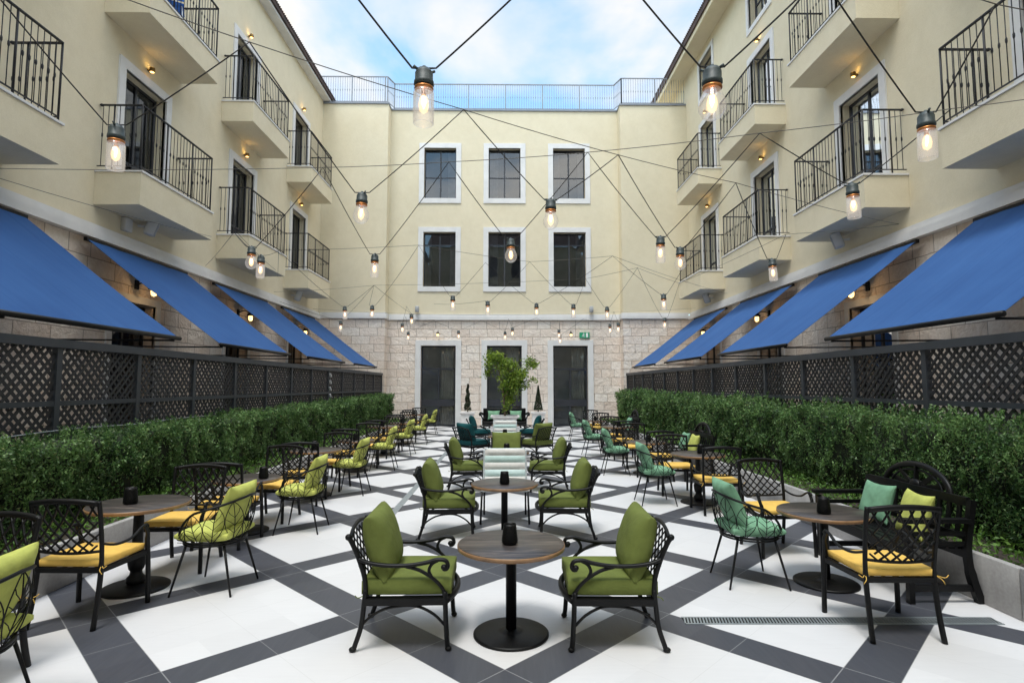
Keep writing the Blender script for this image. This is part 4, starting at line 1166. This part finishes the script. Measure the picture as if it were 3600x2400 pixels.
cl = [(-.42, 1.98, .24, .17, 900), (-.20, 1.92, .2, .16, 700), (-.55, 1.75, .13, .2, 420), (-.58, 1.45, .12, .13, 300), (.02, 1.72, .28, .16, 900), (.22, 1.72, .16, .14, 400), (-.08, 1.55, .18, .12, 260),
      (.12, 1.18, .28, .26, 1500), (.35, 1.30, .24, .24, 1300), (.55, 1.38, .16, .16, 500), (.05, .92, .2, .18, 800), (.26, .85, .2, .18, 700), (.40, 1.02, .2, .14, 500), (.68, 1.52, .09, .09, 130), (.85, 1.78, .17, .13, 600), (.98, 1.72, .1, .1, 220), (.70, 1.02, .12, .07, 200), (.92, 1.22, .14, .035, 110), (.10, .62, .16, .15, 600), (.22, .52, .1, .09, 220), (.05, .34, .15, .14, 260), (.62, 1.2, .07, .12, 90)]
P_ = []
for (x, z, rx, rz_, n) in cl:
    q = rng.normal(size=(n, 3)); q /= np.linalg.norm(q, axis=1)[:, None]; q *= (rng.uniform(.15, 1.25, n) ** .9)[:, None]
    n2 = int(n * .42); P_.append((q * [rx * 1.12, rx * .95, rz_ * 1.12] + [x, rng.uniform(-.1, .1), z] + rng.normal(0, .05, (n, 3)))[:n2])
P_ = np.concatenate(P_); leaves('crown', P_, rng.uniform(.05, .13, len(P_)), M['tree_leaf'], t, .42)
m = MB(); rr = rng.normal(size=(1, 3))
for q in range(2):
    x = (-1.54, 1.37)[q]
    u = empty('stone_pedestal_planter', (x, 23.6, 0), 0, '%s pale stone pedestal planter between the doors under the %s topiary' % (('left', 'spiral') if q == 0 else ('right', 'cone')), 'planter')
    sqlathe([(.27, 0), (.27, .1), (.25, .12), (.25, .60), (.29, .62), (.30, .64), (.30, .69), (.25, .69)]).build('box', M['marble'], u)
    n = 2600
    if q == 0:
        z = rng.uniform(0, 1, n); th = z * PI * 6.5 + rng.normal(0, 1.5, n); r = (.15 * (1 - z * .8)) * rng.uniform(.55, 1, n); 
        pts = np.stack([r * np.cos(th) + .014 * np.cos(z * PI * 6.5), r * np.sin(th) * .9, .06 + z * 1.08], 1); lab = 'slender spiral-clipped topiary on the left stone pedestal'
    else:
        z = rng.uniform(0, 1, n) ** 1.3; th = rng.uniform(0, 2 * PI, n); r = .175 * (1 - z) * rng.uniform(.8, 1.03, n) + .01
        pts = np.stack([r * np.cos(th), r * np.sin(th), .08 + z * 1.0], 1); lab = 'dark cone-clipped topiary on the right stone pedestal'
    tp = empty('topiary', (x, 23.6, .69), 0, lab, 'topiary')
    leaves('crown', pts, .05, M['topiary'], tp, .6); k = MB(); k.tube([(0, 0, 0), (0, 0, .9)], [.03, .01], 6); k.build('trunk', M['bark'], tp)

# ---------------------------------------------------------------- things on the walls
def speaker(x, y, z, rz, tilt, label, s=1.):
    o = empty('wall_speaker', (x, y, z), rz, label, 'speaker', 'white wall speakers')
    m = MB(); R_ = Matrix.Rotation(tilt, 4, 'X'); m.rbox(-.12 * s, .12 * s, -.10 * s, .10 * s, -.18 * s, .18 * s, .03 * s, R_); m.build('shell', M['speaker'], o)
    m = MB(); m.rbox(-.10 * s, .10 * s, -.115 * s, -.101 * s, -.16 * s, .16 * s, .006, R_); m.build('grille', M['speaker_grille'], o)
    m = MB(); m.bar((0, .08 * s, 0), (0, .25 * s, 0), .04, .04); m.build('bracket', M['speaker'], o)
# facing the yard: local -Y points at the yard
speaker(-7.72, 12.28, 4.98 + .22, PI / 2 + .5, .3, 'white speaker on the left wall under the second balcony, beside a small box')
speaker(-7.75, 21.2, 5.12, PI / 2 + .5, .3, 'white speaker on the left wall far down under the last balcony')
speaker(7.72, 12.9, 5.12, -PI / 2 - .5, .3, 'white speaker on the right wall under the second balcony')
speaker(7.75, 21.6, 5.12, -PI / 2 - .5, .3, 'white speaker on the right wall far down under the last balcony')
jb = MB(); jb.rbox(-8.05, -7.94, 11.78, 12.0, 5.0, 5.28, .01); tag(jb.build('junction_box', M['speaker']), 'small white box on the left wall beside the speaker', 'box')
for i, x in enumerate((-3.86, 3.80)):
    o = empty('yard_floodlight', (x, 24.9, 5.1), 0, 'small grey floodlight on the central facade above the %s door' % ('left', 'right')[i], 'floodlight', 'grey floodlights on the central facade')
    m = MB(); m.rbox(-.08, .08, -.16, .0, -.12, .14, .02); m.build('body', M['speaker_grille'], o); m = MB(); m.bar((0, .0, 0), (0, .09, 0), .04, .06); m.build('bracket', M['metal_black'], o)
for i, (x, z) in enumerate(((-2.93, 4.05), (2.88, 4.05))):
    o = empty('door_lantern', (x, 24.94, z), 0, 'little black bracket lamp above the %s glass door' % ('left', 'right')[i], 'wall lamp', 'bracket lamps above the glass doors')
    m = MB(); m.tube(smooth([(0, 0, .05), (0, -.15, .1), (0, -.25, .02)], 3), .015, 6); m.lathe([(.02, .05), (.08, -.02), (.09, -.04)], (0, -.25, 0), 12); m.build('bracket', M['metal_black'], o)
    m = MB(); m.lathe([(.05, -.04), (.045, -.12), (.001, -.14)], (0, -.25, 0), 12); m.build('bulb', M['brass_glow'], o)
es = empty('exit_sign', (3.50, 24.93, 3.98), 0, 'green running figure exit sign above the right glass door', 'sign')
m = MB(); m.box(-.22, .22, -.03, .06, -.12, .12); m.build('panel', M['green_sign'], es)
m = MB()
m.ball((-.035, -.036, .068), .020, .004, .020, 6)
def sgn(pts, w=.022):
    for a, b_ in zip(pts[:-1], pts[1:]): m.bar((a[0], -.034, a[1]), (b_[0], -.034, b_[1]), .004, w, (0, 0, 1)) if abs(a[0] - b_[0]) > .01 else m.bar((a[0], -.034, a[1]), (b_[0], -.034, b_[1]), w, .004, (0, 1, 0))
sgn([(-.04, .04), (-.055, -.02)], .03); sgn([(-.055, -.02), (-.02, -.05), (-.03, -.09)]); sgn([(-.055, -.02), (-.09, -.05), (-.12, -.05)]); sgn([(-.04, .04), (-.085, .03), (-.095, 0)], .014); sgn([(-.04, .04), (-.005, .01), (.02, .02)], .014)
m.box(.06, .15, -.034, -.031, -.09, .09)
m.build('pictogram', M['sign_white'], es)
# blue chair on upper left balcony
bc = empty('balcony_chair', (-7.55, 12.35, 9.84), .5, 'bright blue seat pushed against the railing of the upper left balcony', 'chair')
m = MB(); m.pillow(.5, .5, .14, Matrix.Translation((0, 0, .45)), 10, .05, 1); m.pillow(.5, .5, .12, Matrix.Translation((0, -.22, .72)) @ Matrix.Rotation(1.3, 4, 'X'), 10, .05, 2); m.build('seat', M['blue_plastic'], bc)
m = MB()
for a in (-1, 1):
    for b_ in (-1, 1): m.tube([(a * .2, b_ * .2, .42), (a * .23, b_ * .23, 0)], .014, 6)
m.build('legs', M['silver'], bc)
# twisted white ribbon of fairy lights on the left fence
rb = MB()
for k in range(6):
    z = 2.12 - .2 * k; rb.bar((-.0, -.04 + .03 * (k % 2), z), (.01, .03, z - .10), .05, .03)
rb = rb.build('ribbon', M['ribbon_white']); rb.location = (-5.19, 17.0, 0); tag(rb, 'white ribbon wound around one far post of the left fence', 'ribbon')

# ---------------------------------------------------------------- string lights
def make_lamp(kind):
    t = empty('hanging_lamp')
    c = MB(); c.lathe([(.001, .035), (.012, .03), (.016, .018), (.042, .008), (.053, -.010), (.057, -.018), (.057, -.068), (.063, -.072), (.064, -.094), (.058, -.100)], n=22)
    for a in (0, PI): c.tube([(.045 * math.cos(a), 0, -.0), (.072 * math.cos(a), 0, .015)], .009, 6)
    c.build('cap', M['lamp_cap'], t)
    r = MB(); r.lathe([(.060, -.110), (.062, -.118), (.060, -.128), (.045, -.130), (.016, -.13), (.016, -.165), (.001, -.166)], n=20); r.build('socket', M['copper'], t)
    g_ = MB()
    if kind == 'jar': g_.lathe([(.058, -.125), (.066, -.15), (.068, -.30), (.066, -.345), (.060, -.352), (.058, -.345), (.062, -.30), (.061, -.15)], n=24)
    else: g_.lathe([(.050, -.125), (.056, -.15), (.074, -.185), (.086, -.225), (.084, -.265), (.062, -.305), (.03, -.325), (.001, -.33)], n=24)
    g_.build('glass', M['lamp_glass'], t)
    b = MB(); b.lathe([(.014, -.155), (.030, -.19), (.036, -.225), (.028, -.265), (.001, -.285)], n=14); b.build('bulb', M['inner_bulb'], t)
    f = MB(); f.tube([(.006, 0, -.17), (.010, 0, -.21), (.002, .004, -.245), (-.009, 0, -.21), (-.006, 0, -.17)], .0065, 6); f.build('filament', M['filament'], t)
    return t
LP = {k: [make_lamp(k), False] for k in ('jar', 'globe')}
# hanging points, metres
LAMPS = [('jar', -0.581, 3.915, 4.0, 1.12, 'nearest hanging jar lamp, clear cylinder glass against the sky left of centre'),
 ('globe', 1.474, 3.873, 4.0, 1.12, 'large hanging globe lamp against the right eave, near the top'),
 ('jar', -3.384, 4.836, 4.0, 1.08, 'hanging jar lamp in front of the second left balcony railing'),
 ('jar', 3.49, 4.52, 4.0, 1.08, 'hanging jar lamp in front of the near right balcony wall'),
 ('globe', -1.681, 6.555, 4.0, 1.08, 'hanging globe lamp left of the upper left facade window'),
 ('jar', 3.891, 6.181, 4.0, 1.08, 'hanging jar lamp in front of the second right balcony parapet'),
 ('globe', 0.554, 6.764, 4.0, 1.08, 'hanging globe lamp between the upper and lower right facade windows'),
 ('globe', 0.085, 8.637, 4.0, 1.08, 'hanging globe lamp over the lower middle facade window'),
 ('jar', -2.247, 9.694, 4.0, 1.08, 'hanging jar lamp left of the lower left facade window'),
 ('jar', 2.363, 8.479, 4.0, 1.08, 'hanging jar lamp just left of the farthest right lower balcony'),
 ('globe', 2.872, 9.162, 4.0, 1.08, 'hanging globe lamp in front of the farthest right lower balcony'),
 ('globe', -4.137, 9.189, 4.0, 1.08, 'hanging globe lamp beside a smaller jar lamp before the third left lower balcony'),
 ('jar', -4.249, 9.817, 4.0, 1.08, 'smaller hanging jar lamp beside a globe lamp before the third left lower balcony'),
 ('jar', 4.775, 9.982, 4.0, 1.08, 'hanging jar lamp beneath the third right lower balcony'),
 ('jar', -1.321, 14.245, 4.0, 1.0, 'hanging jar lamp just below the lower left facade window'),
 ('jar', -0.469, 15.13, 4.0, 1.0, 'small hanging jar lamp below the lower middle window, left side'),
 ('globe', 0.861, 15.521, 4.0, 1.0, 'small hanging globe lamp below the lower middle window, right side'),
 ('jar', 1.9, 15.677, 4.0, 1.0, 'small hanging jar lamp below the lower right window'),
 ('jar', 2.927, 16.194, 4.0, 1.0, 'small hanging jar lamp above the cornice right of the lower right window'),
 ('jar', 3.921, 13.905, 4.0, 1.08, 'hanging jar lamp on the right wing of the facade, above the cornice'),
 ('jar', 5.332, 18.812, 4.0, 1.0, 'small hanging jar lamp at the cornice of the right facade wing'),
 ('globe', -3.756, 16.007, 4.0, 1.0, 'small hanging globe lamp above the cornice of the left facade wing'),
 ('jar', -4.582, 16.195, 4.0, 1.0, 'small hanging jar lamp above the cornice at the far left corner'),
 ('globe', -2.955, 17.867, 4.0, 1.0, 'small hanging globe lamp at the cornice left of the left window'),
 ('jar', -5.741, 19.849, 4.0, 1.0, 'tiny lamp over the stone wall of the left wing'),
 ('globe', -3.72, 20.523, 4.0, 1.0, 'tiny lamp over the stone wall near the left wing corner'),
 ('jar', -3.986, 23.4, 3.954, 1.0, 'tiny lamp low over the stone wall near the left wing corner'),
 ('globe', -1.915, 23.289, 4.0, 1.0, 'tiny lamp over the stone between the left and middle doors'),
 ('jar', -0.002, 23.4, 3.977, 1.0, 'tiny lamp over the middle door, lower of two'),
 ('globe', 0.286, 22.028, 4.0, 1.0, 'tiny lamp over the middle door, upper of two'),
 ('jar', 2.181, 22.872, 4.0, 1.0, 'tiny lamp left above the right door, upper of two'),
 ('globe', 2.266, 23.4, 3.817, 1.0, 'tiny lamp left above the right door, lower of two'),
 ('globe', 3.849, 20.723, 4.0, 1.0, 'tiny lamp at the right wing corner, left of two'),
 ('jar', 4.066, 20.284, 4.0, 1.0, 'tiny lamp at the right wing corner, right of two')]
for (k, x, y, z, s, lab) in LAMPS:
    t, used = LP[k]; o = copy_tree(t) if used else t; LP[k][1] = True
    o.location = (x, y, z); o.scale = (s, s, s); o.rotation_euler = (random.uniform(-.04, .04), random.uniform(-.04, .04), random.uniform(0, 3))
    tag(o, lab, 'lamp', 'caged filament lamps on the strings')
CABLES = [('lamp', 0.0072, 'black lamp cable carrying the nearest jar lamp, a wide V against the sky', [(-1.178, 3.645, 4.6), (-0.666, 3.915, 4.02), (-0.496, 3.915, 4.02), (0.237, 3.709, 4.6)]),
 ('lamp', 0.0065, 'black lamp cable carrying the large globe lamp at the top right', [(0.237, 3.709, 4.6), (0.773, 3.681, 4.6), (1.389, 3.873, 4.02), (1.559, 3.873, 4.02), (2.206, 3.664, 4.6), (2.376, 3.896, 4.6), (3.405, 4.52, 4.02), (3.575, 4.52, 4.02), (3.669, 4.003, 4.6)]),
 ('lamp', 0.0058, 'long zigzag lamp cable from the left edge across the upper windows to the right', [(-3.625, 3.715, 4.6), (-3.469, 4.836, 4.02), (-3.299, 4.836, 4.02), (-2.126, 4.545, 4.6), (-1.766, 6.555, 4.02), (-1.596, 6.555, 4.02), (-0.43, 5.684, 4.6), (0.469, 6.764, 4.02), (0.639, 6.764, 4.02), (1.397, 6.819, 4.6), (2.787, 9.162, 4.02), (2.957, 9.162, 4.02), (3.243, 7.766, 4.6), (4.69, 9.982, 4.02), (4.86, 9.982, 4.02), (5.102, 10.096, 4.5)]),
 ('lamp', 0.0058, 'zigzag lamp cable in front of the lower facade windows', [(-4.792, 9.974, 4.45), (-4.222, 9.189, 4.02), (-4.052, 9.189, 4.02), (-2.384, 7.274, 4.6), (-2.332, 9.694, 4.02), (-2.162, 9.694, 4.02), (-0.719, 7.065, 4.6), (0.0, 8.637, 4.02), (0.17, 8.637, 4.02), (1.009, 6.745, 4.6), (2.278, 8.479, 4.02), (2.448, 8.479, 4.02), (2.876, 6.193, 4.6), (3.806, 6.181, 4.02), (3.976, 6.181, 4.02), (4.597, 5.604, 4.6)]),
 ('lamp', 0.0042, 'zigzag lamp cable from the third left balcony to the right wing below the lower windows', [(-4.607, 11.449, 4.5), (-4.164, 9.817, 4.02), (-4.334, 9.817, 4.02), (-4.792, 9.974, 4.45)]),
 ('lamp', 0.0042, 'far zigzag lamp cable crossing just under the lower windows', [(-4.607, 11.449, 4.5), (-4.667, 16.195, 4.02), (-4.497, 16.195, 4.02), (-3.722, 16.022, 4.6), (-3.841, 16.007, 4.02), (-3.671, 16.007, 4.02), (-1.752, 11.383, 4.6), (-1.406, 14.245, 4.02), (-1.236, 14.245, 4.02), (-0.456, 13.004, 4.6), (0.776, 15.521, 4.02), (0.946, 15.521, 4.02), (2.363, 12.304, 4.6), (3.836, 13.905, 4.02), (4.006, 13.905, 4.02), (3.85, 11.207, 4.6)]),
 ('lamp', 0.0042, 'second far zigzag lamp cable above the cornice', [(-2.347, 18.673, 4.45), (-0.554, 15.13, 4.02), (-0.384, 15.13, 4.02), (0.568, 12.899, 4.6), (1.815, 15.677, 4.02), (1.985, 15.677, 4.02), (2.144, 14.962, 4.6), (2.842, 16.194, 4.02), (3.012, 16.194, 4.02), (3.199, 13.545, 4.6), (5.247, 18.812, 4.02), (5.417, 18.812, 4.02), (4.666, 15.026, 4.5)]),
 ('lamp', 0.0042, 'farthest lamp cable draped in front of the stone wall over the doors', [(-3.722, 16.022, 4.6), (-2.955, 17.867, 4.02), (-3.338, 19.195, 4.45), (-3.72, 20.523, 4.02), (-3.853, 21.962, 4.427), (-3.986, 23.4, 3.974), (-2.95, 23.345, 4.427), (-1.915, 23.289, 4.02), (-0.959, 23.345, 4.439), (-0.002, 23.4, 3.997), (0.142, 22.714, 4.439), (0.286, 22.028, 4.02), (1.234, 22.45, 4.45), (2.181, 22.872, 4.02), (2.224, 23.136, 4.359), (2.266, 23.4, 3.837), (3.058, 22.061, 4.359), (3.849, 20.723, 4.02), (3.958, 20.503, 4.45), (4.066, 20.284, 4.02)]),
 ('lamp', 0.0042, 'lamp cable at the far left corner of the facade', [(-7.9, 19.849, 4.7), (-5.741, 19.849, 4.0), (-3.722, 16.022, 4.6)]),
 ('wire', 0.0042, 'support wire slanting from top left down to the right wall', [(-2.9, 3.942, 4.6), (-2.126, 4.545, 4.6), (-0.43, 5.684, 4.6), (1.397, 6.819, 4.6), (3.243, 7.766, 4.6), (8.0, 11.25, 5.03)]),
 ('wire', 0.0042, 'nearly level support wire crossing in front of the upper windows', [(-6.966, 7.345, 4.6), (-2.384, 7.274, 4.6), (-0.719, 7.065, 4.6), (1.009, 6.745, 4.6), (2.876, 6.193, 4.6), (4.597, 5.604, 4.6), (5.484, 5.286, 4.6)]),
 ('wire', 0.0042, 'support wire sloping past the second left balcony', [(-6.307, 6.653, 4.3), (-7.1, 13.6, 5.35)]),
 ('wire', 0.0042, 'support wire ending on the third left balcony', [(-8.0, 15.085, 4.953), (-4.792, 9.974, 4.5), (-8.0, 20.341, 5.724)]),
 ('wire', 0.004, 'support wire from the third left balcony to the right wall under the windows', [(-7.2, 17.895, 5.2), (-4.607, 11.449, 4.5), (-1.752, 11.383, 4.6), (0.568, 12.899, 4.6), (2.363, 12.304, 4.6), (8.0, 20.1, 5.05)]),
 ('wire', 0.004, 'support wire across the yard above the cornice lamps', [(-8.0, 19.6, 5.0), (-3.722, 16.022, 4.6), (2.144, 14.962, 4.6), (3.199, 13.545, 4.6), (4.666, 15.026, 4.5), (5.102, 10.096, 4.5), (8.0, 11.25, 5.03)]),
 ('wire', 0.0042, 'far support wire just in front of the facade', [(-8.0, 23.6, 4.95), (-3.0, 23.4, 4.7), (2.0, 23.4, 4.72), (8.0, 23.6, 5.0)]),
 ('wire', 0.0042, 'support wire through the top right corner', [(3.456, 3.934, 4.6), (3.669, 4.003, 4.6), (4.349, 4.147, 4.6)])]
for (kind, r, lab, pts) in CABLES:
    m = MB(); out = []
    for a, b_ in zip(pts[:-1], pts[1:]):
        a = Vector(a); b_ = Vector(b_); L = (b_ - a).length; sg_ = (.010 if kind == 'lamp' else .006) * L
        for q in range(6):
            tt = q / 6; p = a.lerp(b_, tt); p.z -= sg_ * 4 * tt * (1 - tt); out.append(p)
    out.append(Vector(pts[-1]))
    m.tube(out, r, 6); tag(m.build('lamp_cable' if kind == 'lamp' else 'support_wire', M['cable' if kind == 'lamp' else 'steel_cable']), lab, 'cable', 'lamp cables' if kind == 'lamp' else 'support wires')

# ---------------------------------------------------------------- world, sun, camera
w = bpy.data.worlds.new('World'); sc.world = w; w.use_nodes = True
nt = w.node_tree; nn = nt.nodes; ll = nt.links; bg = nn['Background']
SUN_EL = math.radians(70); SUN_ROT = math.radians(200)
sky = nn.new('ShaderNodeTexSky'); sky.sky_type = 'NISHITA'; sky.sun_disc = False; sky.sun_elevation = SUN_EL; sky.sun_rotation = SUN_ROT; sky.air_density = 1.0; sky.dust_density = .6; sky.ozone_density = 1.5
tc = nn.new('ShaderNodeTexCoord')
sp = nn.new('ShaderNodeSeparateXYZ'); ll.new(tc.outputs['Generated'], sp.inputs[0])
def wm(op, a, b=None):
    x = nn.new('ShaderNodeMath'); x.operation = op
    for i, q in enumerate((a, b)):
        if q is None: continue
        if isinstance(q, (int, float)): x.inputs[i].default_value = q
        else: ll.new(q, x.inputs[i])
    return x.outputs[0]
zz = wm('ADD', wm('MAXIMUM', sp.outputs[2], 0), .25)
cbx = nn.new('ShaderNodeCombineXYZ'); ll.new(wm('DIVIDE', sp.outputs[0], zz), cbx.inputs[0]); ll.new(wm('DIVIDE', sp.outputs[1], zz), cbx.inputs[1]); cbx.inputs[2].default_value = 1.3
nz = nn.new('ShaderNodeTexNoise'); ll.new(cbx.outputs[0], nz.inputs['Vector']); nz.inputs['Scale'].default_value = 2.0; nz.inputs['Detail'].default_value = 6; nz.inputs['Roughness'].default_value = .52; nz.inputs['Distortion'].default_value = .25
cr = nn.new('ShaderNodeValToRGB'); ll.new(nz.outputs['Fac'], cr.inputs[0]); cr.color_ramp.elements[0].position = .42; cr.color_ramp.elements[1].position = .62
cr.color_ramp.elements[0].color = (.12, .12, .12, 1)
skm = nn.new('ShaderNodeMix'); skm.data_type = 'RGBA'; skm.blend_type = 'MULTIPLY'; skm.inputs[0].default_value = 1; ll.new(sky.outputs[0], skm.inputs[6]); skm.inputs[7].default_value = (1.75, 2.55, 2.5, 1)
# clouds are brighter toward the sun (behind and above the camera)
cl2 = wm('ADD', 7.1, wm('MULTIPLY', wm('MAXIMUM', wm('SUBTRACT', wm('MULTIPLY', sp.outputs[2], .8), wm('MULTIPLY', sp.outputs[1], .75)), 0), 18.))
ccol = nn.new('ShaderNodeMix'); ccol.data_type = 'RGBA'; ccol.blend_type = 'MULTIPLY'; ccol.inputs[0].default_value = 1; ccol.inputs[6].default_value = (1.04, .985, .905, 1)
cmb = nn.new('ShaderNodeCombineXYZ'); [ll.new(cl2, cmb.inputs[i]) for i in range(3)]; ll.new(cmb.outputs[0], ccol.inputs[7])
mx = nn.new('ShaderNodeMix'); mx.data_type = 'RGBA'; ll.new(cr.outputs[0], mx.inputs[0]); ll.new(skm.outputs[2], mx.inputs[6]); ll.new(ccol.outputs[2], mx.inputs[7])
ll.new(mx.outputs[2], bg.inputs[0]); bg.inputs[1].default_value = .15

sl = bpy.data.lights.new('sun', 'SUN'); sl.energy = 2.25; sl.angle = math.radians(16); sl.color = (1, .955, .885)
so = bpy.data.objects.new('sun', sl); COL.objects.link(so)
dirv = Vector((math.sin(SUN_ROT) * math.cos(SUN_EL), math.cos(SUN_ROT) * math.cos(SUN_EL), math.sin(SUN_EL)))
so.rotation_euler = dirv.to_track_quat('Z', 'Y').to_euler(); so.location = (0, 0, 30)

cam = bpy.data.cameras.new('camera'); co = bpy.data.objects.new('camera', cam); COL.objects.link(co)
cam.lens = 20; cam.sensor_width = 36; cam.clip_end = 500; cam.clip_start = .05
co.location = (0, 0, 1.755)
fw = Vector((math.sin(math.radians(.70)) * math.cos(math.radians(4.46)), math.cos(math.radians(.70)) * math.cos(math.radians(4.46)), math.sin(math.radians(4.46))))
co.rotation_euler = fw.to_track_quat('-Z', 'Y').to_euler()
sc.camera = co
c_ = sc.cycles;  c_.max_bounces = 6; c_.diffuse_bounces = 3; c_.glossy_bounces = 2; c_.transmission_bounces = 2; c_.transparent_max_bounces = 10; c_.caustics_reflective = False; c_.caustics_refractive = False
sc.view_settings.view_transform = 'Standard'; sc.view_settings.look = 'None'; sc.view_settings.exposure = 0; sc.view_settings.gamma = 1
